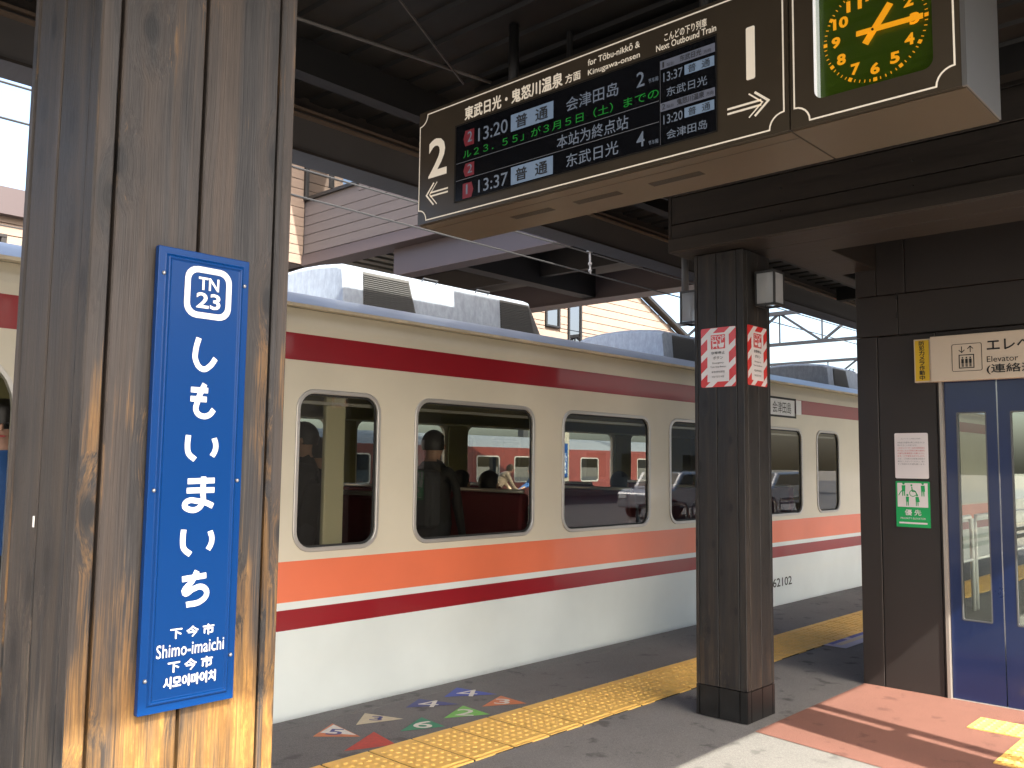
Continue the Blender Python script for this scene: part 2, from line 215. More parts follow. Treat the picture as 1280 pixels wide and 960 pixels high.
# ------------------------------------------------------------------ helpers
ORG = {}
def org(p): return ORG.get(p.name, Vector((0, 0, 0))) if p else Vector((0, 0, 0))
class MB:
    def __init__(s): s.v = []; s.f = []; s.m = []
    def add(s, vs, fs, mi=0):
        o = len(s.v); s.v += [tuple(v) for v in vs]; s.f += [tuple(i + o for i in f) for f in fs]; s.m += [mi] * len(fs); return s
    def box(s, x0, x1, y0, y1, z0, z1, mi=0):
        return s.add([(x, y, z) for z in (z0, z1) for y in (y0, y1) for x in (x0, x1)], [(0, 2, 3, 1), (4, 5, 7, 6), (0, 1, 5, 4), (2, 6, 7, 3), (0, 4, 6, 2), (1, 3, 7, 5)], mi)
    def bar(s, a, b, wd, ht=None, mi=0):
        a = Vector(a); b = Vector(b); ht = ht or wd; d = (b - a).normalized(); u = Vector((0, 0, 1)) if abs(d.z) < .95 else Vector((1, 0, 0))
        r = d.cross(u).normalized() * wd / 2; t = r.cross(d).normalized() * ht / 2
        return s.add([p + q for p in (a, b) for q in (-r - t, r - t, r + t, -r + t)], [(3, 2, 1, 0), (4, 5, 6, 7), (0, 1, 5, 4), (1, 2, 6, 5), (2, 3, 7, 6), (3, 0, 4, 7)], mi)
    def tube(s, pts, r, n=8, mi=0, cap=True):
        pts = [Vector(p) for p in pts]; rs = r if isinstance(r, (list, tuple)) else [r] * len(pts); vs = []; fs = []
        for i, p in enumerate(pts):
            d = (pts[min(i + 1, len(pts) - 1)] - pts[max(i - 1, 0)]).normalized(); u = Vector((0, 0, 1)) if abs(d.z) < .9 else Vector((1, 0, 0))
            a = d.cross(u).normalized(); b2 = a.cross(d)
            vs += [p + rs[i] * (a * math.cos(k * 2 * math.pi / n) + b2 * math.sin(k * 2 * math.pi / n)) for k in range(n)]
        for i in range(len(pts) - 1):
            fs += [(i * n + k, i * n + (k + 1) % n, (i + 1) * n + (k + 1) % n, (i + 1) * n + k) for k in range(n)]
        if cap: fs += [tuple(range(n - 1, -1, -1)), tuple((len(pts) - 1) * n + k for k in range(n))]
        return s.add(vs, fs, mi)
    def prism(s, poly, fn, d0, d1, mi=0):      # poly 2d, fn(u,v,d)->xyz
        n = len(poly); vs = [fn(u, v, d0) for u, v in poly] + [fn(u, v, d1) for u, v in poly]
        return s.add(vs, [tuple(range(n - 1, -1, -1)), tuple(range(n, 2 * n))] + [(k, (k + 1) % n, n + (k + 1) % n, n + k) for k in range(n)], mi)
    def ball(s, c, r, n=10, m=7, sz=(1, 1, 1), mi=0):
        vs = []; fs = []
        for j in range(m + 1):
            t = math.pi * j / m
            vs += [(c[0] + r * sz[0] * math.sin(t) * math.cos(2 * math.pi * k / n), c[1] + r * sz[1] * math.sin(t) * math.sin(2 * math.pi * k / n), c[2] + r * sz[2] * math.cos(t)) for k in range(n)]
        for j in range(m): fs += [(j * n + k, (j + 1) * n + k, (j + 1) * n + (k + 1) % n, j * n + (k + 1) % n) for k in range(n)]
        return s.add(vs, fs, mi)
    def mesh(s, name, mats, o=Vector((0, 0, 0)), smooth=False):
        me = bpy.data.meshes.new(name); me.from_pydata([(v[0] - o.x, v[1] - o.y, v[2] - o.z) for v in s.v], [], s.f)
        for m in (mats if isinstance(mats, (list, tuple)) else [mats]): me.materials.append(M[m] if isinstance(m, str) else m)
        me.polygons.foreach_set('material_index', s.m)
        bm = bmesh.new(); bm.from_mesh(me); bmesh.ops.recalc_face_normals(bm, faces=bm.faces[:]); bm.to_mesh(me); bm.free()
        if smooth: me.polygons.foreach_set('use_smooth', [True] * len(me.polygons))
        return me
    def part(s, name, mats, parent, smooth=False, at=None):
        """one mesh object; verts are given in world coordinates; at = its own origin"""
        at = Vector(at) if at is not None else org(parent)
        ob = bpy.data.objects.new(name, s.mesh(name, mats, at, smooth)); COL.objects.link(ob)
        if parent: ob.parent = parent
        ob.location = at - org(parent); ORG[ob.name] = at.copy(); return ob
def thing(name, label, cat, loc, group=None):
    o = bpy.data.objects.new(name, None); COL.objects.link(o); o.location = loc; ORG[o.name] = Vector(loc); o.empty_display_size = .1
    o['label'] = label; o['category'] = cat
    if group: o['group'] = group
    return o
def tag(o, label, cat, group=None):
    o['label'] = label; o['category'] = cat
    if group: o['group'] = group
    return o
def struct(name, mb, mats, parent=None, smooth=False, kind='structure'):
    o = mb.part(name, mats, parent, smooth)
    if parent is None: o['kind'] = kind
    return o
def bevel(o, wd=.004, seg=2):
    m = o.modifiers.new('bevel', 'BEVEL'); m.width = wd; m.segments = seg; m.limit_method = 'ANGLE'; return o
def dup(o, loc, label=None):
    r = o.copy(); COL.objects.link(r); r.location = loc
    if label: r['label'] = label
    def rec(a, b):
        for ch in a.children:
            c = ch.copy(); COL.objects.link(c); c.parent = b; rec(ch, c)
    kids = list(o.children)
    for ch in kids:
        c = ch.copy(); COL.objects.link(c); c.parent = r
        for g in ch.children:
            d = g.copy(); COL.objects.link(d); d.parent = c
    ORG[r.name] = Vector(loc); return r
def rrect(u0, u1, v0, v1, r, n=5):
    out = []
    for cx, cy, a0 in ((u1 - r, v1 - r, 0), (u0 + r, v1 - r, 90), (u0 + r, v0 + r, 180), (u1 - r, v0 + r, 270)):
        out += [(cx + r * math.cos(math.radians(a0 + 90 * k / n)), cy + r * math.sin(math.radians(a0 + 90 * k / n))) for k in range(n + 1)]
    return out
class Plane:
    """a surface to print on: origin, right and up vectors in the world"""
    def __init__(s, o, U, V): s.o = Vector(o); s.U = Vector(U); s.V = Vector(V); s.N = s.U.cross(s.V)
    def p(s, u, v, d=0): return s.o + s.U * u + s.V * v + s.N * d
def flat(name, polys, pl, d, m, parent):
    mb = MB()
    for P in polys: mb.add([pl.p(u, v, d) for u, v in P], [tuple(range(len(P)))])
    at = pl.p(sum(u for u, v in polys[0]) / len(polys[0]), sum(v for u, v in polys[0]) / len(polys[0]), d)
    o = mb.part(name, m, parent, at=at)
    if sum((o.data.polygons[0].normal[i]) * pl.N[i] for i in range(3)) < 0: o.data.flip_normals()
    return o
def R(u0, u1, v0, v1): return [(u0, v0), (u1, v0), (u1, v1), (u0, v1)]
def ribbon(pts, wd, closed=False):
    n = len(pts); P = [Vector(p) for p in pts]; off = []
    for i in range(n):
        a = P[i - 1] if (i or closed) else None; b = P[(i + 1) % n] if (i < n - 1 or closed) else None
        d1 = (P[i] - a).normalized() if a is not None else (b - P[i]).normalized(); d2 = (b - P[i]).normalized() if b is not None else d1
        n1 = Vector((-d1.y, d1.x)); n2 = Vector((-d2.y, d2.x)); m = (n1 + n2); m = m.normalized() if m.length > 1e-6 else n1
        off.append(m * (wd / 2) / max(.35, m.dot(n1)))
    return [[tuple(P[i] - off[i]), tuple(P[(i + 1) % n] - off[(i + 1) % n]), tuple(P[(i + 1) % n] + off[(i + 1) % n]), tuple(P[i] + off[i])] for i in range(n if closed else n - 1)]
def curve_mesh(c):
    o = bpy.data.objects.new('tmp', c); COL.objects.link(o); dg = bpy.context.evaluated_depsgraph_get(); dg.update()
    me = bpy.data.meshes.new_from_object(o.evaluated_get(dg)); COL.objects.unlink(o); bpy.data.objects.remove(o); return me
_tc = {}
def glyphs(body, bold, spacing):
    k = (body, bold, spacing)
    if k not in _tc:
        c = bpy.data.curves.new('t', 'FONT'); c.body = body; c.offset = bold; c.resolution_u = 3; c.space_character = spacing; c.fill_mode = 'FRONT'
        me = curve_mesh(c); vs = [(v.co.x, v.co.y) for v in me.vertices]; fs = [tuple(p.vertices) for p in me.polygons]; _tc[k] = (vs, fs); bpy.data.meshes.remove(me)
    return _tc[k]
def text(body, pl, u0, u1, v0, v1, m, parent, d=.0015, bold=0.0, spacing=1.0, keep=False, name='lettering'):
    """printed words fitted to a box on the surface"""
    cjk = any(ord(c) > 0x2E7F for c in body); fat = bold * 3.0
    vs, fs = glyphs(body, 0.0 if cjk else bold, spacing)
    if not vs: return None
    ax = min(v[0] for v in vs); bx = max(v[0] for v in vs); ay = min(v[1] for v in vs); by = max(v[1] for v in vs)
    su = (u1 - u0) / max(bx - ax, 1e-6); sv = (v1 - v0) / max(by - ay, 1e-6)
    if keep: su = sv = min(su, sv); u0 = (u0 + u1) / 2 - su * (bx - ax) / 2; v0 = (v0 + v1) / 2 - sv * (by - ay) / 2
    mb = MB()
    if cjk:                      # complex characters keep their counters: thickened by slightly shifted copies
        e_ = fat * (v1 - v0) * .5
        for i_, (ex, ey) in enumerate(((-e_, 0), (e_, 0), (0, e_), (0, -e_))): mb.add([pl.p(u0 + (x - ax) * su + ex, v0 + (y - ay) * sv + ey, d + i_ * .00006) for x, y in vs], fs)
    else: mb.add([pl.p(u0 + (x - ax) * su, v0 + (y - ay) * sv, d) for x, y in vs], fs)
    at = pl.p((u0 + u1) / 2, (v0 + v1) / 2, d)
    me = bpy.data.meshes.new(name); me.from_pydata([tuple(Vector(v) - at) for v in mb.v], [], mb.f); me.materials.append(M[m])
    o = bpy.data.objects.new(name, me); COL.objects.link(o)
    if parent: o.parent = parent
    o.location = at - org(parent); ORG[o.name] = at
    return o
def strokes(name, lines, box, wd, pl, m, parent, d=.002):
    """rounded brush strokes, slightly raised enamel: lines in a unit box"""
    u0, u1, v0, v1 = box; c = bpy.data.curves.new('s', 'CURVE'); c.dimensions = '3D'; c.bevel_depth = wd / 2; c.bevel_resolution = 4; c.use_fill_caps = True; c.resolution_u = 5
    for L in lines:
        sp = c.splines.new('BEZIER'); sp.bezier_points.add(len(L) - 1)
        for bp, (x, y) in zip(sp.bezier_points, L):
            bp.co = (u0 + wd / 2 + (u1 - u0 - wd) * x, v0 + wd / 2 + (v1 - v0 - wd) * y, 0); bp.handle_left_type = bp.handle_right_type = 'AUTO'
    me = curve_mesh(c); mb = MB()
    mb.add([pl.p(v.co.x, v.co.y, d + max(-.0005, v.co.z * .10)) for v in me.vertices], [tuple(p.vertices) for p in me.polygons])
    return mb.part(name, m, parent, smooth=False, at=pl.p((u0 + u1) / 2, (v0 + v1) / 2, d))
def holed(outer, holes, fn, t):
    """a sheet of thickness t with openings; fn(u,v,w)->xyz"""
    c = bpy.data.curves.new('h', 'CURVE'); c.dimensions = '2D'; c.fill_mode = 'BOTH'; c.extrude = t / 2
    for P in [outer] + holes:
        sp = c.splines.new('POLY'); sp.points.add(len(P) - 1); sp.use_cyclic_u = True
        for q, (x, y) in zip(sp.points, P): q.co = (x, y, 0, 1)
    me = curve_mesh(c); mb = MB(); mb.add([fn(v.co.x, v.co.y, v.co.z) for v in me.vertices], [tuple(p.vertices) for p in me.polygons]); return mb
def ring(outer, inner, fn, d0, d1):
    mb = MB(); n = len(outer); vs = [fn(*p, d) for d in (d0, d1) for P in (outer, inner) for p in P]
    fs = []
    for k in range(n):
        j = (k + 1) % n
        fs += [(k, j, n + j, n + k), (2 * n + k, 3 * n + k, 3 * n + j, 2 * n + j), (k, 2 * n + k, 2 * n + j, j), (n + k, n + j, 3 * n + j, 3 * n + k)]
    mb.add(vs, fs); return mb

# ------------------------------------------------------------------ SETTING: ground, platforms, tracks
g = struct('ground', MB().box(-400, 600, -400, 600, -2.2, -1.25), 'ground')
struct('track_bed', MB().box(-60, 160, 4.9, 11.6, -1.24, -1.1), 'ballast')
plat = struct('platform', MB().box(-30, 90, -1.6, 4.5, -1.24, -.002), 'plat')
mb = MB().box(-30, 90, 3.42, 4.56, -.3, .002).box(-30, 90, 4.56, 4.70, -.34, .003)
struct('platform_edge_strip', mb, ['edge'])
struct('concrete_apron', MB().box(2.2, 4.945, -1.59, 2.60, -.1, .003).box(4.945, 5.02, 1.0, 2.60, -.1, .0035), 'conc')
struct('red_floor', MB().add([(5.02, 2.6, .006), (4.93, 2.6, .006), (4.83, 1.9, .006), (4.7, 1.0, .006), (4.6, -1.55, .006), (6.57, -1.55, .006), (6.57, 2.6, .006)], [(6, 5, 4, 3, 2, 1, 0)]), 'redf')
for i in (0,):
    mr = MB()
    for y in (5.75, 6.82, 9.35, 10.42): mr.box(-60, 160, y - .035, y + .035, -1.1, -.95)
    o = mr.part('rail', 'steel_dk', None); o['kind'] = 'structure'
plat2 = struct('far_platform', MB().box(-60, 120, 12.6, 18.8, -1.24, 0), 'plat')
struct('far_track_bed', MB().box(-60, 160, 19, 24.5, -1.24, -1.1), 'ballast')
struct('lot', MB().box(-60, 120, -40, -2.2, -1.24, -.25), 'lot')

# tactile tiles along the edge
def tile_mesh(w_, d_, domes=True):
    mb = MB(); mb.box(-w_ / 2 + .0065, w_ / 2 - .0065, -d_ / 2, d_ / 2, -.02, .006)
    y0 = -d_ / 2
    if domes:
        mb.add([(x, y, z) for z, i in ((.006, 0), (.011, .006)) for y in (y0 + .022 + i, y0 + .05 - i) for x in (-w_ / 2 + .012 + i, w_ / 2 - .012 - i)], [(0, 2, 3, 1), (4, 5, 7, 6), (0, 1, 5, 4), (2, 6, 7, 3), (0, 4, 6, 2), (1, 3, 7, 5)])
        n = 5; p = .055
        for i in range(n):
            for j in range(7):
                cx = (i - 2) * p; cy = y0 + .095 + j * p; vs = []
                for z, r in ((.006, .0165), (.0115, .009)): vs += [(cx + r * math.cos(k * math.pi / 4), cy + r * math.sin(k * math.pi / 4), z) for k in range(8)]
                mb.add(vs, [(k, (k + 1) % 8, 8 + (k + 1) % 8, 8 + k) for k in range(8)] + [tuple(range(8, 16))])
    return mb
tm = tile_mesh(.302, .50).mesh('tile', 'tile')
MB().box(2.2, 26, 3.40, 3.91, -.02, .0032).part('bedding', 'groove', None)['kind'] = 'structure'
strip = thing('tactile_paving', 'yellow dotted tactile strip along the platform edge beside the train', 'tactile paving', (0, 3.65, .002))
for i in range(-3, 72):
    o = bpy.data.objects.new('tile', tm); COL.objects.link(o); o.parent = strip; o.location = (3.42 + .151 + i * .304, 0, random.uniform(-.0008, .0008)); o.rotation_euler = (0, 0, random.uniform(-.004, .004))
tm2 = tile_mesh(.3, .3, False); 
for i in range(5):
    for j in range(5):
        cx = (i - 2) * .058; cy = (j - 2) * .058; vs = []
        for z, r in ((.006, .0165), (.0115, .009)): vs += [(cx + r * math.cos(k * math.pi / 4), cy + r * math.sin(k * math.pi / 4), z) for k in range(8)]
        tm2.add(vs, [(k, (k + 1) % 8, 8 + (k + 1) % 8, 8 + k) for k in range(8)] + [tuple(range(8, 16))])
tm2 = tm2.mesh('tile_square', 'tile')
strip2 = thing('tactile_paving', 'short yellow tactile path on the red floor leading to the blue lift doors', 'tactile paving', (5.9, 1.58, .006))
for (x, y) in ((6.05, 1.58), (5.75, 1.28), (6.05, 1.28), (5.45, 1.28), (5.15, .98), (5.45, .98), (6.35, 1.28), (4.85, .68), (5.15, .68)):
    o = bpy.data.objects.new('tile', tm2); COL.objects.link(o); o.parent = strip2; o.location = (x - 5.9, y - 1.58, 0)

# ------------------------------------------------------------------ POSTS with cedar boards
def planked_face(post, pl, spans, z0, z1, m, t=.022):
    for (a, b) in spans:
        mb = MB(); c = pl.p((a + b) / 2, 0, 0); dd = random.uniform(-.0015, .0015)
        mb.prism([(a, z0), (b, z0), (b, z1), (a, z1)], lambda u, v, d: tuple(pl.p(u, v, d)), -t, dd)
        o = mb.part('board', m, post, at=c + Vector((0, 0, z0))); bevel(o, .0022, 1)
def cedar_post(label, x0, x1, y0, y1, ztop, m, spansX, spansY, base=None, group=None, mx=None):
    """x0,y0 is the corner nearest the camera; spansX on the face towards -x (u runs towards -y), spansY on the face towards -y"""
    post = thing('wooden_post', label, 'post', (x0, y0, 0), group)
    i = .018
    MB().box(x0 + i, x1 - i, y0 + i, y1 - i, 0, ztop - .002).part('core', 'groove', post)
    fx = Plane((x0, y1, 0), (0, -1, 0), (0, 0, 1)); fy = Plane((x0, y0, 0), (1, 0, 0), (0, 0, 1))
    bx = Plane((x1, y0, 0), (0, 1, 0), (0, 0, 1)); by = Plane((x1, y1, 0), (-1, 0, 0), (0, 0, 1))
    zb = base or 0.0
    for pl, sp in ((fx, spansX), (fy, spansY), (bx, spansX), (by, spansY)): planked_face(post, pl, sp, zb, ztop - .004, mx if (mx and pl is fx) else m)
    if base:
        for pl, sp in ((fx, spansX), (fy, spansY)):
            mb = MB()
            for a, b in sp: mb.prism([(a + .001, 0.004), (b - .001, 0.004), (b - .001, base - .003), (a + .001, base - .003)], lambda u, v, d: tuple(pl.p(u, v, d)), -.02, .003)
            mb.part('base_plate', 'base', post)
    return post, fx, fy
# big post, near: x .552-.906, y 1.40-1.73
post1, p1x, p1y = cedar_post('big weathered cedar post carrying the blue station name sign', .552, .906, 1.40, 1.70, 3.45, 'wood_big',
    [(0, .020), (.025, .138), (.1435, .260), (.2655, .2985)], [(.0, .0290), (.0350, .1740), (.1795, .3180), (.3235, .354)], mx='wood_side')
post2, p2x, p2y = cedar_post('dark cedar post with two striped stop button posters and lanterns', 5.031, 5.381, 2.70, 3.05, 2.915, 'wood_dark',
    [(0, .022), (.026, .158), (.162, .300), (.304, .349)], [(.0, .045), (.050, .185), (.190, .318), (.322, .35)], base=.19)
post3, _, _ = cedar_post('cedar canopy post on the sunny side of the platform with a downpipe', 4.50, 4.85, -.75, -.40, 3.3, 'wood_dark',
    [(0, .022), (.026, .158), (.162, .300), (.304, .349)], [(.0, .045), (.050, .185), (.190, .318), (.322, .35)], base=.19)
dp = thing('downpipe', 'grey downpipe standing beside the sunny side canopy post', 'pipe', (5.02, -.5, 0))
MB().tube([(5.02, -.5, .05), (5.02, -.5, 3.3)], .05, 12).part('pipe', 'galv', dp, True)
MB().box(4.85, 4.98, -.53, -.48, 2.36, 2.42).part('bracket', 'galv', dp)

# ------------------------------------------------------------------ STATION NAME SIGN on the big post
SGN = thing('station_name_sign', 'tall blue enamel sign with white kana on the big cedar post', 'sign', (.735, 1.396, 1.152))
sp = Plane((0, 1.385, 0), (1, 0, 0), (0, 0, 1))
u0, u1, v0, v1 = .6533, .8166, 1.1522, 1.8945
fn = lambda u, v, d: tuple(sp.p(u, v, d))
prof = [(.0, -.012), (.0, 0.0), (.0125, .0005), (.0155, .0055), (.0185, .0055), (.0205, .003)]
mb = MB(); vs = []
for i, d in prof: vs += [sp.p(u0 + i, v0 + i, d), sp.p(u1 - i, v0 + i, d), sp.p(u1 - i, v1 - i, d), sp.p(u0 + i, v1 - i, d)]
fs = [(4 * k + j, 4 * k + (j + 1) % 4, 4 * k + 4 + (j + 1) % 4, 4 * k + 4 + j) for k in range(len(prof) - 1) for j in range(4)] + [tuple(range(len(vs) - 4, len(vs))), (3, 2, 1, 0)]
mb.add(vs, fs); bevel(mb.part('plate', 'blue', SGN), .0012, 2)
D = .0042
a = rrect(.6975, .7815, 1.7835, 1.8700, .022); b = rrect(.7072, .7718, 1.7935, 1.8600, .014)
ring(a, b, fn, D - .001, D + .0004).part('emblem_frame', 'white', SGN)
text('TN', sp, .7215, .7585, 1.8315, 1.8530, 'white', SGN, D, .022)
text('23', sp, .7185, .7620, 1.8005, 1.8270, 'white', SGN, D, .022)
K = {'し': [[(.18, 1), (.06, .62), (.08, .25), (.42, 0), (.75, .12), (1, .38)]],
     'も': [[(.58, 1), (.45, .78), (.30, .45), (.26, .15), (.52, 0), (.82, .05), (1, .22)], [(0, .80), (.72, .80)], [(0, .52), (.68, .52)]],
     'い': [[(.05, 1), (.03, .6), (.08, .25), (.30, 0)], [(.93, .9), (1, .6), (.97, .35), (.88, .15)]],
     'ま': [[(.62, 1), (.62, .55), (.62, .22), (.45, .02), (.14, .03), (.03, .14), (.14, .27), (.45, .26), (.75, .20), (.97, .10)], [(.10, .86), (1, .88)], [(.08, .58), (1, .59)]],
     'ち': [[(.58, 1), (.40, .70), (.12, .36), (.45, .46), (.80, .50), (1, .30), (.80, .08), (.20, 0)], [(0, .78), (.95, .84)]]}
for k, x0_, x1_, z0_, z1_ in [('し', .7152, .7624, 1.6945, 1.7551), ('も', .7117, .7630, 1.6165, 1.6793), ('い', .7085, .7695, 1.5447, 1.5938), ('ま', .7078, .7700, 1.4630, 1.5262), ('い', .7074, .7692, 1.3911, 1.4408), ('ち', .7108, .7640, 1.3109, 1.3732)]:
    strokes('lettering', K[k], (x0_, x1_, z0_, z1_),   .0093, sp, 'white', SGN, D - .001)
text('下 今 市', sp, .6993, .7744, 1.2645, 1.2812, 'white', SGN, D, .022)
text('Shimo-imaichi', sp, .6775, .7935, 1.2366, 1.2575, 'white', SGN, D, .008, 1.05)
text('下 今 市', sp, .6977, .7739, 1.2122, 1.2293, 'white', SGN, D, .022)
text('시모이마이치', sp, .6915, .7800, 1.1880, 1.2055, 'white', SGN, D, .03)
for (x, z) in ((.6625, 1.850), (.8075, 1.850), (.6625, 1.5), (.8075, 1.515), (.6625, 1.205), (.8075, 1.225)):
    MB().ball((x, 1.3835, z), .0034, 8, 6).part('screw', 'alu_end', SGN, True)
st = MB().box(.5495, .5515, 1.563, 1.567, 1.437, 1.455); tag(st.part('sticker', 'white', None), 'tiny torn white and purple sticker remnant on the big post', 'sticker')

# ------------------------------------------------------------------ DEPARTURE BOARD with clock
X0 = 2.715; X1 = 3.07; YL = 3.130; YR = .742; YS = 1.279; ZB = 2.65; ZT = 3.195
BP = Plane((X0, 3.125, 0), (0, -1, 0), (0, 0, 1))
bd = thing('departure_board', 'hanging brown departure board with lcd timetable and platform arrows', 'departure board', (2.9, 2.2, ZB))
o = MB().box(X0 + .002, X1, YS + .003, YL, ZB + .003, ZT).part('housing', 'panel', bd); bevel(o, .003, 1)
o = MB().box(X0 - .002, X0 + .001, YS + .003, YL - .001, ZB + .004, ZT - .003).part('front_panel', 'panel', bd)
o = MB().box(X0 + .012, X1 - .002, YS + .003, YL - .002, ZB - .001, ZB + .0015).part('underside_panel', 'panel_b', bd)
for k in range(3):
    mb = MB(); c = (2.57, 2.21, 1.83)[k]
    for j in range(6): mb.box(2.872 + j * .008, 2.876 + j * .008, c - .115, c + .115, ZB - .003, ZB - .0015)
    mb.part('vent', 'panel', bd)
MB().box(2.79, 2.792, YS + .005, YL - .004, ZB - .002, ZB - .0012).part('seam', 'panel', bd)
flat('screen', [R(.2500, 1.5743, 2.7186, 3.0643)], BP, .004, 'lcd', bd)
flat('bezel', ribbon([(.2465, 2.715), (1.5778, 2.715), (1.5778, 3.0678), (.2465, 3.0678)], .006, True), BP, .0055, 'groove', bd)
def border(parent, uu0, uu1, vv0, vv1, r=.052):
    pts = []
    for cx, cy, a0 in ((uu1, vv1, 180), (uu0, vv1, 270), (uu0, vv0, 0), (uu1, vv0, 90)):
        seq = [(cx + r * math.cos(math.radians(a0 + 90 * k / 6)), cy + r * math.sin(math.radians(a0 + 90 * k / 6))) for k in range(7)]
        pts += seq[::-1]
    flat('border_line', ribbon(pts, .0055, True), BP, .0038, 'signlet', parent)
border(bd, .003, 1.826, 2.669, 3.1755)
T = lambda s, *b, **k: text(s, BP, *b, k.get('m', 'signlet'), bd, .0038 if k.get('m', 'signlet') == 'signlet' else k.get('d', .0056), k.get('bold', .012), k.get('sp', 1.0))
T('2', .0661, .1906, 2.8629, 3.0451, bold=.02)
def arrow(ua, ub, vc, h, left):
    s_ = 1 if left else -1; tip = ua if left else ub; tail = ub if left else ua
    q = []
    q += ribbon([(tip + s_ * .028, vc + .0085), (tail, vc + .0085)], .0075) + ribbon([(tip + s_ * .028, vc - .0085), (tail, vc - .0085)], .0075)
    q += ribbon([(tip + s_ * .052, vc + h), (tip + s_ * .002, vc), (tip + s_ * .052, vc - h)], .008)
    q += ribbon([(tip + s_ * .074, vc + h), (tip + s_ * .024, vc), (tip + s_ * .074, vc - h)], .005)
    flat('arrow', q, BP, .0038, 'signlet', bd)
arrow(.0540, .2016, 2.785, .052, True); arrow(1.6178, 1.7735, 2.774, .042, False)
flat('numeral', [rrect(1.6912, 1.7245, 2.8651, 3.0525, .006, 3)], BP, .0038, 'signlet', bd)
T('東武日光・鬼怒川温泉', .3045, .8728, 3.0816, 3.1412, bold=.02); T('方面', .8886, .9661, 3.0839, 3.1205, bold=.014)
T('for Tōbu-nikkō &', 1.0038, 1.2525, 3.1245, 3.1522, bold=.012); T('Kinugawa-onsen', 1.0040, 1.2525, 3.0777, 3.1079, bold=.012)
T('こんどの下り列車', 1.3617, 1.5392, 3.1091, 3.1417, bold=.008); T('Next Outbound Train', 1.3254, 1.5771, 3.0809, 3.1059, bold=.012)
def L_(s, *b, m='lcdt', bold=.006, d=.0068): return text(s, BP, *b, m, bd, d, bold)
def bar(*b, m='lcdbar'): return flat('highlight_bar', [R(*b)], BP, .0056, m, bd)
flat('platform_tag', [[(.2993, 2.995), (.312, 2.9598), (.3677, 2.9598), (.3677, 3.0309), (.312, 3.0309)]], BP, .0056, 'lcdr', bd)
flat('platform_tag', [[(.3028, 2.849), (.315, 2.8189), (.3709, 2.8189), (.3709, 2.8792), (.315, 2.8792)]], BP, .0056, 'lcdr', bd)
flat('platform_tag', [[(.3002, 2.7210), (.356, 2.7210), (.3683, 2.755), (.356, 2.7895), (.3002, 2.7895)]], BP, .0056, 'lcdr', bd)
L_('2', .327, .357, 2.975, 3.022); L_('2', .330, .360, 2.832, 2.872); L_('1', .322, .333, 2.738, 2.782)
L_('13:20', .3944, .5728, 2.9619, 3.0223); bar(.5902, .8275, 2.9572, 3.0308); L_('普  通', .620, .798, 2.966, 3.020, m='black', bold=.014); L_('会津田岛', .8961, 1.1541, 2.9636, 3.0192)
L_('2', 1.2388, 1.2750, 2.9667, 3.0243); L_('节车厢', 1.2929, 1.3361, 2.9686, 2.9859, bold=0)
L_('ル２３．５５」が３月５日（土）までの', .3010, 1.3381, 2.9030, 2.9420, m='lcdg', bold=.0)
flat('divider_line', [R(.2564, 1.338, 2.8888, 2.8909), R(.2564, 1.338, 2.8090, 2.8111), R(1.3433, 1.3445, 2.7202, 3.0386)], BP, .0056, 'lcdl', bd)
L_('本站为終点站', .8489, 1.2009, 2.8194, 2.8741)
L_('13:37', .3995, .5767, 2.7299, 2.7872); bar(.5941, .8272, 2.7233, 2.8003); L_('普  通', .622, .798, 2.734, 2.788, m='black', bold=.014); L_('东武日光', .8981, 1.1545, 2.7321, 2.7861)
L_('4', 1.2387, 1.2747, 2.7343, 2.7921); L_('节车厢', 1.2925, 1.3354, 2.7312, 2.7478, bold=0)
bar(1.3450, 1.5725, 3.0058, 3.0382, m='lcdb'); L_('1', 1.3542, 1.3620, 3.0101, 3.0318, m='black'); L_('站台', 1.3727, 1.4031, 3.0100, 3.0234, m='black', bold=.006); L_('东武日光', 1.4290, 1.5183, 3.0110, 3.0335, m='black', bold=.012); L_('方向', 1.5269, 1.5572, 3.0104, 3.0240, m='black', bold=.006)
L_('13:37', 1.3584, 1.4407, 2.9546, 2.9894); bar(1.4478, 1.5692, 2.9563, 2.9930); L_('普  通', 1.463, 1.553, 2.960, 2.989, m='black'); L_('东武日光', 1.3723, 1.5404, 2.8949, 2.9292)
bar(1.3450, 1.5711, 2.8447, 2.8769, m='lcdb'); L_('2', 1.3518, 1.3660, 2.8510, 2.8720, m='black'); L_('站台', 1.3721, 1.4024, 2.8517, 2.8643, m='black', bold=.006); L_('鬼怒川温泉', 1.4162, 1.5286, 2.8511, 2.8739, m='black', bold=.012); L_('方向', 1.5371, 1.5654, 2.8522, 2.8669, m='black', bold=.006)
L_('13:20', 1.3578, 1.4398, 2.7937, 2.8283); bar(1.4469, 1.5678, 2.7964, 2.8328); L_('普  通', 1.463, 1.553, 2.800, 2.829, m='black'); L_('会津田岛', 1.3717, 1.5391, 2.7346, 2.7687)
for y in (2.7, 1.7):
    MB().tube([(2.9, y, ZT), (2.9, y, 3.56)], .024, 10).part('hanger', 'steel_dk', bd, True)
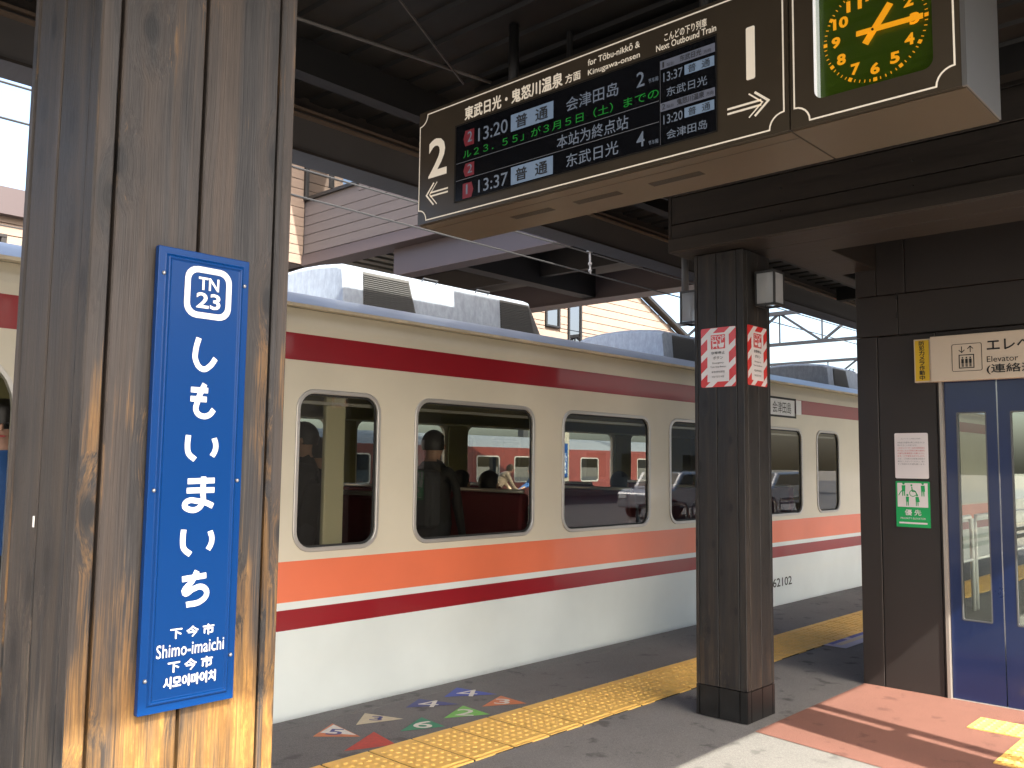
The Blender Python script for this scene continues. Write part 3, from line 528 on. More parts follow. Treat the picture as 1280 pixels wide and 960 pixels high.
# clock box
ck = thing('station_clock', 'green faced station clock with orange numerals at the board end', 'clock', (2.9, 1.0, ZB))
YC = 1.010; ZC = 2.9145; uc = 3.125 - YC
hole = rrect(1.9300, 2.2960, 2.7316, 3.0960, .03)
fnb = lambda u, v, d: tuple(BP.p(u, v, d))
holed(R(1.849, 2.381, ZB + .004, ZT - .003), [hole], fnb, .004).part('front_panel', 'panel', ck)
mb = MB().box(X0 + .05, X1, YR + .002, YS - .003, ZB + .003, ZT).box(X0 + .002, X0 + .05, YR + .002, YR + .05, ZB + .003, ZT).box(X0 + .002, X0 + .05, YS - .05, YS - .003, ZB + .003, ZT).box(X0 + .002, X0 + .05, YR + .05, YS - .05, ZB + .003, ZB + .05).box(X0 + .002, X0 + .05, YR + .05, YS - .05, ZT - .05, ZT)
mb.part('housing', 'panel', ck)
ring(hole, rrect(1.9301, 2.2959, 2.7317, 3.0959, .0299), fnb, -.03, .0).part('reveal', 'white_m', ck)
MB().box(X0 - .001, X0 + .030, 3.125 - 1.9375, 3.125 - 1.9290, 2.735, 3.09).part('reveal', 'ivoryw', ck)  # left side only: glowing strip puts the backlit look into the reveal
flat('dial', [hole], BP, -.030, 'clockg', ck)
MB().box(X0 + .012, X1 - .002, YR + .004, YS - .004, ZB - .001, ZB + .0015).part('underside_panel', 'panel_b', ck)
MB().box(X0 + .004, X1 - .001, YR - .002, YR + .003, ZB + .004, ZT - .002).part('end_panel', 'alu_end', ck)
MB().box(X0 - .003, X0 + .008, YR - .004, YR + .010, ZB + .002, ZT).part('corner_trim', 'alu_end', ck)
border(ck, 1.8625, 2.355, 2.669, 3.1755)
for h in range(1, 13):
    t_ = math.radians(90 - 30 * h); r = .122; hh = .0185; s_ = str(h); ww = .0145 * (1.7 if len(s_) == 2 else 1)
    cu, cv = uc + r * math.cos(t_), ZC + r * math.sin(t_)
    text(s_, BP, cu - ww, cu + ww, cv - hh, cv + hh, 'clocko', ck, -.027, .04, name='numeral')
dots = []; ticks = []
for k in range(60):
    t_ = math.radians(6 * k); c_, s_ = math.cos(t_), math.sin(t_)
    if k % 5 == 0: dots += ribbon([(uc + .151 * c_, ZC + .151 * s_), (uc + .163 * c_, ZC + .163 * s_)], .012)
    else: ticks += ribbon([(uc + .153 * c_, ZC + .153 * s_), (uc + .162 * c_, ZC + .162 * s_)], .0028)
flat('hour_mark', dots, BP, -.027, 'clocko', ck); flat('minute_mark', ticks, BP, -.027, 'clocko', ck)
def hand(ang, l1, l2, wd, d, nm):
    t_ = math.radians(90 - ang); dx, dy = math.cos(t_), math.sin(t_)
    q = ribbon([(uc - l2 * dx, ZC - l2 * dy), (uc + l1 * dx, ZC + l1 * dy)], wd)[0]
    mb = MB(); mb.prism(q, fnb, d, d + .003); mb.part(nm, 'clocko', ck)
hand(92, .150, .052, .0165, -.018, 'minute_hand'); hand(37, .088, .045, .021, -.024, 'hour_hand')
MB().tube([BP.p(uc, ZC, -.026), BP.p(uc, ZC, -.012)], .004, 10).part('hub', 'groove', ck)
MB().prism(rrect(1.9262, 2.2995, 2.728, 3.0995, .03), fnb, -.0035, -.0032).part('glass_cover', 'cglass', ck)

# ------------------------------------------------------------------ CANOPY
can = thing('platform_canopy', 'dark brown canopy over the platform with ribbed deck and eave gutter', 'canopy', (0, 2, 3.3))
CY0, CY1 = -.82, 4.2
mb = MB(); x = -6.0
while x < 34:
    vs = [(x, .0), (x + .13, .0), (x + .14, .018), (x + .19, .018), (x + .2, 0)]
    P_ = [(a, CY, 3.56 + b_) for CY in (CY0, CY1) for a, b_ in vs]
    mb.add(P_, [(k, k + 1, k + 6, k + 5) for k in range(4)]); x += .2
mb.part('roof_deck', 'ceil', can)
for xa, xb, zt_r in ((-6, 5.0, 4.27), (5.0, 34, 4.43)): MB().prism([(CY0 - .05, 3.61), (CY1 + .02, 3.61), (CY1 + .02, zt_r), (CY0 - .05, 3.66)], lambda u, v, d: (d, u, v), xa, xb).part('roof', 'steel_dk', can)  # roof top out of view, raised and stepped to shade the train's roof units
MB().box(-6, 34, CY1 - .03, CY1, 3.27, 3.49).part('eave_fascia', 'fascia', can)
MB().box(-6, 34, CY1 - .06, CY1 + .01, 3.49, 3.505).box(-6, 34, CY1 - .075, CY1 - .03, 3.455, 3.463).part('eave_lip', 'lip', can)
MB().box(-6, 34, CY1 - .03, CY1, 3.505, 3.7).box(-6, 34, CY1 - .05, CY1 + .16, 3.255, 3.27).box(-6, 34, CY1 + .14, CY1 + .16, 3.27, 3.36).part('gutter', 'beam', can)
MB().box(-6, 34, CY0 - .03, CY0, 3.30, 3.66).part('sunny_side_fascia', 'beam', can)
for x in (-1.6, -.4): MB().box(x, x + .12, CY0, CY1 - .1, 3.30, 3.56).part('rafter', 'ceil', can)
for x in (4.6, 7.4, 9.8, 12.2, 14.6, 17, 19.4): MB().box(x, x + .10, CY0 + .02, CY1 - .1, 3.42, 3.56).part('rafter', 'ceil', can)
for y in (3.55, .6): MB().box(-6, 34, y, y + .09, 3.40, 3.57).part('purlin', 'ceil', can)
mb = MB().tube([(1.2, 3.45, 3.50), (3.18, 3.12, 3.50)], .009, 6).tube([(1.9, 2.60, 3.49), (3.08, 3.22, 3.49)], .006, 6); mb.part('brace_rod', 'rod', can)
# boxed cross beam over the dark post
bm_ = thing('cross_beam', 'boxed dark brown cross beam resting on the dark cedar post', 'beam', (5.1, 1.5, 2.92))
z = 2.97
for (za, zb_, xo) in ((2.92, 3.005, 4.865), (3.012, 3.105, 4.90), (3.111, 3.288, 4.905), (3.294, 3.47, 4.90), (3.476, 3.60, 4.905)):
    o = MB().box(xo, xo + .03, -.35, 3.14, za, zb_).part('board', 'beam', bm_, at=(xo, 1.2, za)); bevel(o, .003, 1)
MB().box(4.93, 5.45, -.35, 3.12, 2.935, 3.58).part('core', 'groove', bm_)
for (xa, xb) in ((4.896, 5.16), (5.165, 5.44)): bevel(MB().box(xa, xb, -.34, 3.135, 2.918, 2.934).part('soffit_board', 'beam', bm_), .003, 1)
bevel(MB().box(5.44, 5.47, -.35, 3.14, 2.92, 3.58).part('back_board', 'beam', bm_), .003, 1)
mb = MB(); mb.box(4.9, 5.47, 3.14, 3.16, 2.925, 3.58); mb.part('end_board', 'beam', bm_)
mb = MB().prism([(3.16, 3.25), (3.16, 3.55), (3.9, 3.55), (3.55, 3.47), (3.3, 3.36)], lambda u, v, d: (d, u, v), 5.10, 5.20); mb.part('bracket', 'beam', bm_)
# second beam over the big post, mostly hidden, same kind
bm2 = thing('cross_beam', 'boxed dark brown cross beam above the big post at left', 'beam', (.73, 1.5, 3.3))
bevel(MB().box(.58, .88, -.80, 4.1, 3.42, 3.555).part('core', 'beam', bm2), .004, 1)
lb = thing('long_beam', 'brown soffit beam running from the dark post to the lift tower', 'beam', (6, 2.8, 3.0))
bevel(MB().box(5.47, 6.60, 2.45, 2.78, 3.0, 3.5).part('core', 'beam', lb), .004, 1)
bevel(MB().box(5.47, 22, 2.90, 3.02, 3.10, 3.5).part('side_board', 'beam', lb), .004, 1)
bevel(MB().box(5.47, 6.56, .2, 2.44, 3.30, 3.34).part('soffit_board', 'beam', lb), .004, 1)
dpc = thing('downpipe', 'grey drain pipe dropping from the gutter behind the dark post', 'pipe', (5.6, 3.47, 2.6))
MB().tube([(5.60, 3.47, 3.4), (5.60, 3.47, 2.60)], .026, 10).part('pipe', 'galv', dpc, True)
cd = thing('conduit', 'dark cable trough and pipe hung under the canopy above the board', 'conduit', (3.15, 2.2, 3.4))
MB().tube([(3.17, 3.1, 3.44), (3.17, -.3, 3.44)], .026, 8).part('pipe', 'rod', cd, True)
MB().box(3.24, 3.40, -.4, 3.3, 3.40, 3.54).part('trough', 'steel_dk', cd)
spk = thing('loudspeaker', 'black ball shaped loudspeaker hung above the departure board', 'speaker', (3.12, 2.55, 3.35))
MB().ball((3.12, 2.55, 3.36), .055, 14, 10).part('shell', 'steel_dk', spk, True)
MB().ball((3.10, 2.52, 3.36), .035, 12, 8).part('grille', 'grille', spk, True)
MB().tube([(3.12, 2.55, 3.40), (3.12, 2.55, 3.56)], .014, 8).part('bracket', 'steel_dk', spk)

for (y, z) in ((2.38, 3.06), (1.62, 3.06), (.9, 3.06), (2.38, 3.2), (1.62, 3.2)): MB().ball((4.902, y, z), .007, 8, 5).part('bolt', 'steel_dk', bm_, True)
# ------------------------------------------------------------------ LANTERNS and POSTERS on the dark post
def lantern(label, x, y, z):
    t = thing('wall_lantern', label, 'lantern', (x, y, z), 'lanterns on the dark cedar post')
    a, h = .062, .20
    mb = MB()
    for sx_ in (-1, 1):
        for sy_ in (-1, 1): mb.box(x + sx_ * a - .006, x + sx_ * a + .006, y + sy_ * a - .006, y + sy_ * a + .006, z, z + h)
    mb.box(x - a - .006, x + a + .006, y - a - .006, y + a + .006, z + h, z + h + .014)
    for s_ in (-1, 1): mb.box(x - a, x + a, y + s_ * a - .006, y + s_ * a + .006, z - .006, z + .008).box(x + s_ * a - .006, x + s_ * a + .006, y - a, y + a, z - .007, z + .007)
    mb.part('frame', 'lampf', t)
    for s_ in (-1, 1):
        MB().box(x - a + .006, x + a - .006, y + s_ * a - .001, y + s_ * a + .001, z + .01, z + h).part('pane', 'frost', t)
        MB().box(x + s_ * a - .001, x + s_ * a + .001, y - a + .006, y + a - .006, z + .01, z + h).part('pane', 'frost', t)
    MB().tube([(x, y, z + .09), (x, y, z + h)], .022, 10).part('bulb', 'lampin', t, True)
    return t
l1 = lantern('black framed box lantern on the right of the dark post above the narrow poster', 5.20, 2.605, 2.56)
MB().box(5.185, 5.215, 2.66, 2.70, 2.72, 2.76).part('bracket', 'lampf', l1)
l2 = lantern('black framed box lantern peeking out behind the left side of the dark post', 5.20, 3.155, 2.50)
MB().box(5.185, 5.215, 3.05, 3.10, 2.66, 2.70).part('bracket', 'lampf', l2)
def stop_poster(label, pl, u0, u1, v0, v1):
    t = thing('stop_poster', label, 'poster', pl.p((u0 + u1) / 2, (v0 + v1) / 2, 0), 'stop button posters')
    W, H = u1 - u0, v1 - v0; fn_ = lambda u, v, d: tuple(pl.p(u, v, d))
    MB().prism(rrect(u0, u1, v0, v1, .012, 3), fn_, .0015, .0035).part('sheet', 'red', t)
    def clip(P, ax, lim, gt):
        out = []
        for i in range(len(P)):
            a_, b_ = P[i - 1], P[i]; ia = (a_[ax] > lim) == gt; ib = (b_[ax] > lim) == gt
            if ia != ib:
                f = (lim - a_[ax]) / (b_[ax] - a_[ax]); out.append((a_[0] + f * (b_[0] - a_[0]), a_[1] + f * (b_[1] - a_[1])))
            if ib: out.append(b_)
        return out
    polys = []; sl = .85 * W
    for k in range(-3, 8):
        b0 = v0 - sl + k * H / 3.35 + .03; P = [(u0, b0), (u1, b0 + sl), (u1, b0 + sl + H * .115), (u0, b0 + H * .115)]
        for ax, lim, gt in ((1, v0 + .002, True), (1, v1 - .002, False)):
            P = clip(P, ax, lim, gt) if P else P
        if len(P) > 2: polys.append([(min(max(a_, u0 + .002), u1 - .002), b_) for a_, b_ in P])
    flat('stripe', polys, pl, .0042, 'cardw', t)
    i0, i1 = u0 + .19 * W, u1 - .19 * W; j0, j1 = v0 + .09 * H, v1 - .09 * H
    flat('card', [R(i0, i1, j0, j1)], pl, .0048, 'cardw', t)
    cw = i1 - i0; m0, m1 = i0 + .17 * cw, i1 - .17 * cw
    flat('pictogram_field', [R(m0, m1, j1 - .33 * (j1 - j0), j1 - .04 * (j1 - j0))], pl, .0054, 'red', t)
    ph = j1 - j0; pw_ = m1 - m0; f = lambda a_, b_: (m0 + a_ * pw_, j1 - .33 * ph + b_ * .29 * ph)
    text('STOP', pl, m0 + .04 * pw_, m1 - .04 * pw_, j1 - .158 * ph, j1 - .060 * ph, 'cardw', t, .006, .006)
    train = [[f(.12, .18), f(.46, .18), f(.46, .55), f(.38, .62), f(.20, .62), f(.12, .55)]]
    hand_ = [[f(.60, .08), f(.88, .08), f(.95, .42), f(.82, .42), f(.72, .40), f(.72, .66), f(.64, .66), f(.64, .32), f(.54, .36), f(.52, .28)]]
    flat('train_icon', train, pl, .006, 'cardw', t); flat('window_icon', [R(*sum(zip(f(.17, .36), f(.41, .53)), ()))], pl, .0066, 'red', t)
    flat('hand_icon', hand_, pl, .006, 'cardw', t)
    flat('track_icon', ribbon([f(.2, .16), f(.12, .04)], .004) + ribbon([f(.38, .16), f(.46, .04)], .004), pl, .006, 'cardw', t)
    text('非常停止', pl, i0 + .18 * cw, i1 - .18 * cw, j0 + .56 * ph, j0 + .62 * ph, 'black', t, .006, .01)
    text('ボタン', pl, i0 + .27 * cw, i1 - .27 * cw, j0 + .46 * ph, j0 + .52 * ph, 'black', t, .006, .01)
    text('Emergency', pl, i0 + .24 * cw, i1 - .24 * cw, j0 + .36 * ph, j0 + .40 * ph, 'black', t, .006, .01)
    text('Train Stop Button', pl, i0 + .14 * cw, i1 - .14 * cw, j0 + .28 * ph, j0 + .32 * ph, 'black', t, .006, .01)
    text('紧急停车按钮', pl, i0 + .2 * cw, i1 - .2 * cw, j0 + .18 * ph, j0 + .22 * ph, 'black', t, .006, .0)
    text('비상 정지 버튼', pl, i0 + .22 * cw, i1 - .22 * cw, j0 + .08 * ph, j0 + .12 * ph, 'black', t, .006, .0)
stop_poster('wide looking red striped stop poster on the left face of the dark post', p2x, .050, .298, 2.045, 2.425)
stop_poster('narrow looking red striped stop poster on the right face of the dark post', p2y, .045, .300, 2.055, 2.435)

# ------------------------------------------------------------------ LIFT TOWER
lt = thing('lift_tower', 'dark brown clad lift tower with blue sliding doors at right', 'lift tower', (6.57, 1.5, 0))
LX = 6.57
cl = lambda *b: bevel(MB().box(*b).part('panel', 'clad', lt), .004, 1)
cl(LX, LX + .07, 2.455, 2.605, 0.0, 2.50); cl(LX, LX + .07, 2.055, 2.450, 0, 2.495); cl(LX, LX + .07, 2.305, 2.605, 2.505, 2.80); cl(LX, LX + .07, 1.14, 2.30, 2.505, 2.80); cl(LX, LX + .07, -.3, 1.135, 2.505, 2.80)
cl(LX, LX + .07, 2.455, 2.605, 2.805, 3.5); cl(LX, LX + .07, 2.25, 2.45, 2.805, 3.5); cl(LX, LX + .07, 1.35, 2.245, 2.805, 3.5); cl(LX, LX + .07, -.3, 1.345, 2.805, 3.5)
cl(LX + .004, LX + .07, .66, 2.05, 2.16, 2.50); cl(LX, LX + .07, -.3, .655, 0, 2.5)
cl(LX, LX + .07, -.3, 2.60, 3.62, 8.2)
for x in (LX + .075, LX + 1.0): cl(x, x + .915, 2.535, 2.60, 0, 3.5)
cl(LX + .075, 8.5, 2.535, 2.60, 3.62, 8.2); cl(LX + .075, 8.5, -.3, -.23, 0, 8.2)
cl(8.43, 8.5, -.23, .8, 0, 8.2); cl(8.43, 8.5, .8, 2.53, 2.3, 8.2); cl(8.43, 8.5, 2.47, 2.53, 0, 2.3)
MB().box(LX, 8.5, -.3, 2.6, 8.2, 8.3).part('roof', 'clad', lt)
MB().box(LX - .012, LX + .05, 2.014, 2.034, 0.004, 2.16).part('trim', 'trim', lt); cl(LX + .002, LX + .07, 2.036, 2.052, 0, 2.16)
MB().box(LX + .05, 8.42, 2.50, 2.53, 0.004, 2.5).box(LX + .1, 8.42, .7, .73, 0, 2.5).part('inner_wall', 'liftin', lt)
MB().box(LX + .1, 8.42, .73, 2.3, 0, .01).part('inner_floor', 'floor_in', lt)
MB().box(LX + .1, 8.42, .73, 2.3, 2.3, 2.33).part('inner_ceiling', 'liftin', lt)
DP = Plane((LX + .04, 2.012, 0), (0, -1, 0), (0, 0, 1))
for k in range(4):
    a = .002 + k * .334; dn = .0 if k % 2 == 0 else -.0
    fnd = lambda u, v, d: tuple(DP.p(u, v, d))
    hole = rrect(a + .072, a + .262, .53, 1.935, .01, 2)
    dr = holed(R(a, a + .326, .006, 2.158), [hole], fnd, .03).part('door', 'doorb', lt)
    ring(hole, rrect(a + .080, a + .254, .538, 1.927, .01, 2), fnd, -.012, .0165).part('frame', 'galv', dr)
    MB().prism(R(a + .074, a + .26, .532, 1.933), fnd, -.003, .001).part('pane', 'dglass', dr)
MB().box(LX - .004, LX + .06, .66, 2.01, .001, .0065).part('sill', 'trim', lt)
for k, (y, z, hh) in enumerate(((2.306, 2.62, .05), (2.306, 2.76, .05))): MB().box(LX - .006, LX, y - .008, y + .008, z, z + hh).part('hinge', 'steel_dk', lt)
# lift sign
ls = thing('lift_sign', 'cream lift sign with passenger pictogram above the blue doors', 'sign', (6.53, 1.5, 2.3))
EP = Plane((6.50, 0, 0), (0, -1, 0), (0, 0, 1))
bevel(MB().box(6.504, 6.57, .9, 2.066, 2.145, 2.459).part('plate', 'ivory', ls), .003, 1)
E_ = lambda s, a_, b_, c_, d_, **k: text(s, EP, -a_, -b_, c_, d_, 'black', ls, -.002, k.get('bold', .01), k.get('sp', 1))
o_ = rrect(-1.926, -1.736, 2.206, 2.394, .012, 3); i_ = rrect(-1.9225, -1.7395, 2.2095, 2.3905, .009, 3)
fe = lambda u, v, d: tuple(EP.p(u, v, d))
ring(o_, i_, fe, -.003, -.0025).part('pictogram_frame', 'black', ls)
ring(R(-1.882, -1.785, 2.226, 2.320), R(-1.876, -1.791, 2.232, 2.314), fe, -.003, -.0025).part('cabin_icon', 'black', ls)
q = []
for c in (-1.858, -1.8335, -1.809):
    q += [[(c - .008, 2.262), (c + .008, 2.262), (c + .008, 2.290), (c - .008, 2.290)], R(c - .006, c - .001, 2.236, 2.262), R(c + .001, c + .006, 2.236, 2.262), [(c + .0055 * math.cos(k * .785), 2.298 + .0055 * math.sin(k * .785)) for k in range(8)]]
flat('people_icon', q, EP, -.002, 'black', ls)
q = ribbon([(-1.862, 2.376), (-1.862, 2.336)], .005) + ribbon([(-1.880, 2.352), (-1.862, 2.334), (-1.844, 2.352)], .005) + ribbon([(-1.808, 2.334), (-1.808, 2.374)], .005) + ribbon([(-1.826, 2.357), (-1.808, 2.375), (-1.790, 2.357)], .005)
flat('arrow_icon', q, EP, -.002, 'black', ls)
E_('エレベーター', 1.7043, 1.17, 2.335, 2.412, bold=.014); E_('Elevator', 1.7074, 1.520, 2.258, 2.297, bold=0); E_('(連絡通路)', 1.7095, 1.30, 2.177, 2.243, bold=.012)
yl = thing('camera_notice', 'narrow yellow security camera label beside the lift sign', 'label', (6.53, 2.12, 2.3))
MB().box(6.525, 6.57, 2.072, 2.181, 2.147, 2.451).part('holder', 'ivory', yl); MB().box(6.522, 6.526, 2.080, 2.173, 2.156, 2.442).part('plate', 'yel', yl)
YP = Plane((6.520, 0, 0), (0, -1, 0), (0, 0, 1))
for k, c in enumerate('防犯カメラ作動中'): text(c, YP, -2.145, -2.110, 2.405 - k * .0345, 2.436 - k * .0345, 'black', yl, 0, .02, keep=False)
NP = Plane((6.566, 0, 0), (0, -1, 0), (0, 0, 1)); fn2 = lambda u, v, d: tuple(NP.p(u, v, d))
nn = thing('paper_notice', 'white printed notice sheet on the brown lift wall above the green sign', 'notice', (6.566, 2.23, 1.63))
MB().prism(rrect(-2.345, -2.118, 1.475, 1.795, .010, 3), fn2, -.003, .002).part('sheet', 'cardw', nn)
text('エレベーターご利用のお客様へ', NP, -2.300, -2.160, 1.750, 1.760, 'greyp', nn, .0026)
rows = [('本施設は地震等の際には安全のため', 'greyp'), ('停止することがあります。', 'greyp'), ('このエレベーターは次の駅係員の', 'redp'), ('呼び出しおよび非常の際の連絡先', 'redp'), ('の番号は駅事務室へお願いいたし', 'redp'), ('ます。ご不便をおかけします。', 'redp'), ('なお、ご利用のお客様は係員の', 'greyp'), ('案内にしたがってください。車い', 'greyp'), ('すご利用の方を優先願います。', 'greyp')]
for k, (s_, m_) in enumerate(rows): text(s_, NP, -2.325, -2.14 - (.05 if len(s_) < 13 else 0), 1.722 - k * .019, 1.734 - k * .019, m_, nn, .0026)
gs = thing('priority_sign', 'green and white priority lift sign below the white notice', 'sign', (6.566, 2.23, 1.29))
MB().prism(rrect(-2.345, -2.115, 1.135, 1.455, .004, 2), fn2, -.003, .002).part('plate', 'green', gs)
flat('white_field', [R(-2.333, -2.127, 1.275, 1.443)], NP, .0028, 'cardw', gs)
def fig(cx, cz, s_=1.0, wide=0):
    q = [[(cx + .009 * s_ * math.cos(k * .785), cz + .055 * s_ + .009 * s_ * math.sin(k * .785)) for k in range(8)]]
    q += [[(cx - .013 * s_, cz + .042 * s_), (cx + .013 * s_, cz + .042 * s_), (cx + (.011 + wide) * s_, cz + .0 * s_), (cx - (.011) * s_, cz + .0 * s_)]]
    q += [[(cx - .010 * s_, cz), (cx - .002 * s_, cz), (cx - .004 * s_, cz - .033 * s_), (cx - .010 * s_, cz - .033 * s_)], [(cx + .002 * s_, cz), (cx + .010 * s_, cz), (cx + .010 * s_, cz - .033 * s_), (cx + .004 * s_, cz - .033 * s_)]]
    return q
q = fig(-2.290, 1.385) + fig(-2.160, 1.385, 1, .004) + fig(-2.265, 1.312, .85) + fig(-2.200, 1.312, .85, .010)
q += ribbon([(-2.325, 1.355), (-2.312, 1.378), (-2.300, 1.39)], .006)
w_ = [(-2.228 + .022 * math.cos(k * .52), 1.372 + .022 * math.sin(k * .52)) for k in range(1, 12)]
q += ribbon(w_, .005) + ribbon([(-2.234, 1.418), (-2.231, 1.385), (-2.210, 1.385), (-2.200, 1.362)], .007) + [[(-2.236 + .007 * math.cos(k * .785), 1.428 + .007 * math.sin(k * .785)) for k in range(8)]]
flat('people_icon', q, NP, .0034, 'green', gs)
text('優 先', NP, -2.285, -2.175, 1.218, 1.258, 'cardw', gs, .0028, .015); text('PRIORITY ELEVATOR', NP, -2.315, -2.145, 1.190, 1.203, 'cardw', gs, .0028)
flat('rule', [R(-2.325, -2.135, 1.158, 1.170)], NP, .0028, 'cardw', gs)

# ------------------------------------------------------------------ TRAIN
TY = 4.85; TYF = 7.72
car = thing('train_car', 'cream railcar with dark red and orange bands standing at the platform', 'train', (9.5, 6.28, -.9))
WINS = [(3.25, 3.88), (4.24, 5.49), (5.89, 7.16), (7.54, 8.80), (9.19, 10.45), (10.90, 11.55), (13.6, 14.86), (15.26, 16.5)]
TX0, TX1 = -.35, 18.6
DO = [(.35, 1.58)]
doors_f = (.35, 1.58)
fs_ = lambda u, v, w_: (u, TY + .0125 + w_, v)
holes = [rrect(a, b, .995, 1.985, .11, 6) for a, b in WINS] + [rrect(.35, 1.58, .05, 2.07, .28, 6)] + [R(9.62, 10.30, 2.15, 2.345)]
holed(R(TX0, TX1, -.75, 2.42), holes, fs_, .025).part('side_panel', 'paint', car)
fs2 = lambda u, v, w_: (u, TYF - .0125 + w_, v)
holed(R(TX0, TX1, -.75, 2.42), [rrect(a, b, .995, 1.985, .11, 6) for a, b in WINS], fs2, .025).part('side_panel', 'paint', car)
# shoulder curve, gutter, roof
sh = [(TY, 2.42), (TY + .006, 2.46), (TY + .022, 2.50), (TY + .05, 2.53)]
mb = MB()
for s_ in (0, 1):
    P = [((y if not s_ else TY + TYF - y), z) for y, z in sh]
    mb.add([(x, y, z) for x in (TX0, TX1) for y, z in P], [(k, k + 1, 5 + k, 4 + k) for k in range(3)])
mb.part('shoulder', 'paint', car, True)
MB().box(TX0, TX1, TY - .012, TY + .05, 2.532, 2.552).part('gutter', 'gutter', car)
mb = MB(); n = 14; yc = (TY + TYF) / 2; hw = (TYF - TY) / 2 - .03
arc = [(yc - hw + 2 * hw * k / n, 2.555 + .27 * (1 - (abs(-1 + 2 * k / n)) ** 2.4)) for k in range(n + 1)]
mb.add([(x, y, z) for x in (TX0, TX1) for y, z in arc], [(k, k + 1, n + 2 + k, n + 1 + k) for k in range(n)]); mb.part('roof', 'roof', car, True)
MB().box(TX0, TX0 + .05, TY + .03, TYF - .03, -.75, 2.56).box(TX1 - .05, TX1, TY + .03, TYF - .03, -.75, 2.56).part('end_wall', 'paint', car)
MB().box(TX0 + .05, TX1 - .05, TY + .03, TYF - .03, -.1, .06).part('floor', 'floor_in', car)
MB().box(TX0 + .05, TX1 - .05, TY + .03, TYF - .03, 2.30, 2.33).part('ceiling', 'cream', car)
mb = MB()
for y in (TY + .05, TYF - .05):
    xs = [TX0 + .06] + [v for a, b in WINS for v in (a - .04, b + .04)] + [TX1 - .06]
    for k in range(0, len(xs), 2):
        if y < 6 and k == 0: mb.box(1.62, xs[1], y - .008, y + .008, .06, 2.3); continue
        mb.box(xs[k], xs[k + 1], y - .008, y + .008, .06, 2.3)
    for a, b in WINS: mb.box(a - .04, b + .04, y - .008, y + .008, .06, .97).box(a - .04, b + .04, y - .008, y + .008, 2.0, 2.3)
mb.part('lining', 'khaki', car)
mb = MB().box(TX0 + .1, TX1 - .1, TY + .07, TY + .42, 1.97, 1.99).box(TX0 + .1, TX1 - .1, TYF - .42, TYF - .07, 1.97, 1.99); mb.part('luggage_rack', 'khaki', car)
for a, b in WINS:
    o_ = rrect(a - .025, b + .025, .97, 2.01, .135, 6); i_ = rrect(a + .004, b - .004, .999, 1.981, .106, 6)
    f_ = lambda u, v, d: (u, TY - d, v)
    w1 = ring(o_, i_, f_, -.002, .012).part('window', 'alu', car, at=((a + b) / 2, TY, 1.49)); bevel(w1, .005, 2)
    ring(rrect(a - .001, b + .001, .994, 1.986, .111, 6), rrect(a + .016, b - .016, 1.011, 1.969, .094, 6), f_, -.018, -.008).part('seal', 'rubber', w1)
    MB().prism(rrect(a + .004, b - .004, .999, 1.981, .106, 6), f_, -.016, -.013).part('pane', 'tglass', w1)
    MB().box(a + .02, b - .02, TY + .03, TY + .045, 1.915, 1.935).part('blind_rail', 'alu', w1)
    f2 = lambda u, v, d: (u, TYF + d, v)
    w2 = ring(o_, i_, f2, -.002, .012).part('window', 'alu', car, at=((a + b) / 2, TYF, 1.49))
    MB().prism(rrect(a + .004, b - .004, .999, 1.981, .106, 6), f2, -.016, -.013).part('pane', 'cglass', w2)
for xs_ in (3.02, 12.35): MB().box(xs_, xs_ + .05, TY - .006, TY + .003, 1.88, 2.06).part('hinge_cover', 'gutter', car)
for xs_ in (2.45, 12.9): MB().box(xs_ - .002, xs_ + .002, TY - .0012, TY + .001, -.2, 2.42).part('panel_seam', 'rubber', car)
# destination display
dd = MB().box(9.622, 10.298, TY + .004, TY + .03, 2.152, 2.343).part('destination_display', 'white_m', car, at=(9.96, TY, 2.25))
TPl = Plane((0, TY, 0), (1, 0, 0), (0, 0, 1))
flat('surround', [R(9.19, 9.60, 2.178, 2.354), R(10.32, 10.47, 2.178, 2.354), R(9.60, 10.32, 2.353, 2.356)], TPl, .002, 'white_m', dd)  # break in the red band, with a bright reflection painted into its white
flat('frame', ribbon([(9.61, 2.14), (10.31, 2.14), (10.31, 2.355), (9.61, 2.355)], .024, True), TPl, .004, 'rubber', dd)
text('会津田島', TPl, 9.72, 10.20, 2.18, 2.315, 'black', dd, -.002, .0)
text('62102', TPl, 9.66, 10.14, .165, .265, 'black', car, .002, .012, name='car_number')
# door at left, open: retracted leaf is inside; doorway framed
ring(rrect(.33, 1.60, .03, 2.09, .30, 6), rrect(.352, 1.578, .052, 2.068, .278, 6), lambda u, v, d: (u, TY - d, v), -.03, .006).part('door_frame', 'alu', car)
MB().box(.2, 1.95, 5.9, 5.93, .06, 2.3).part('vestibule_wall', 'khaki', car)
MB().box(1.95, 1.98, TY + .07, 5.9, .06, 2.3).part('partition', 'cream', car)
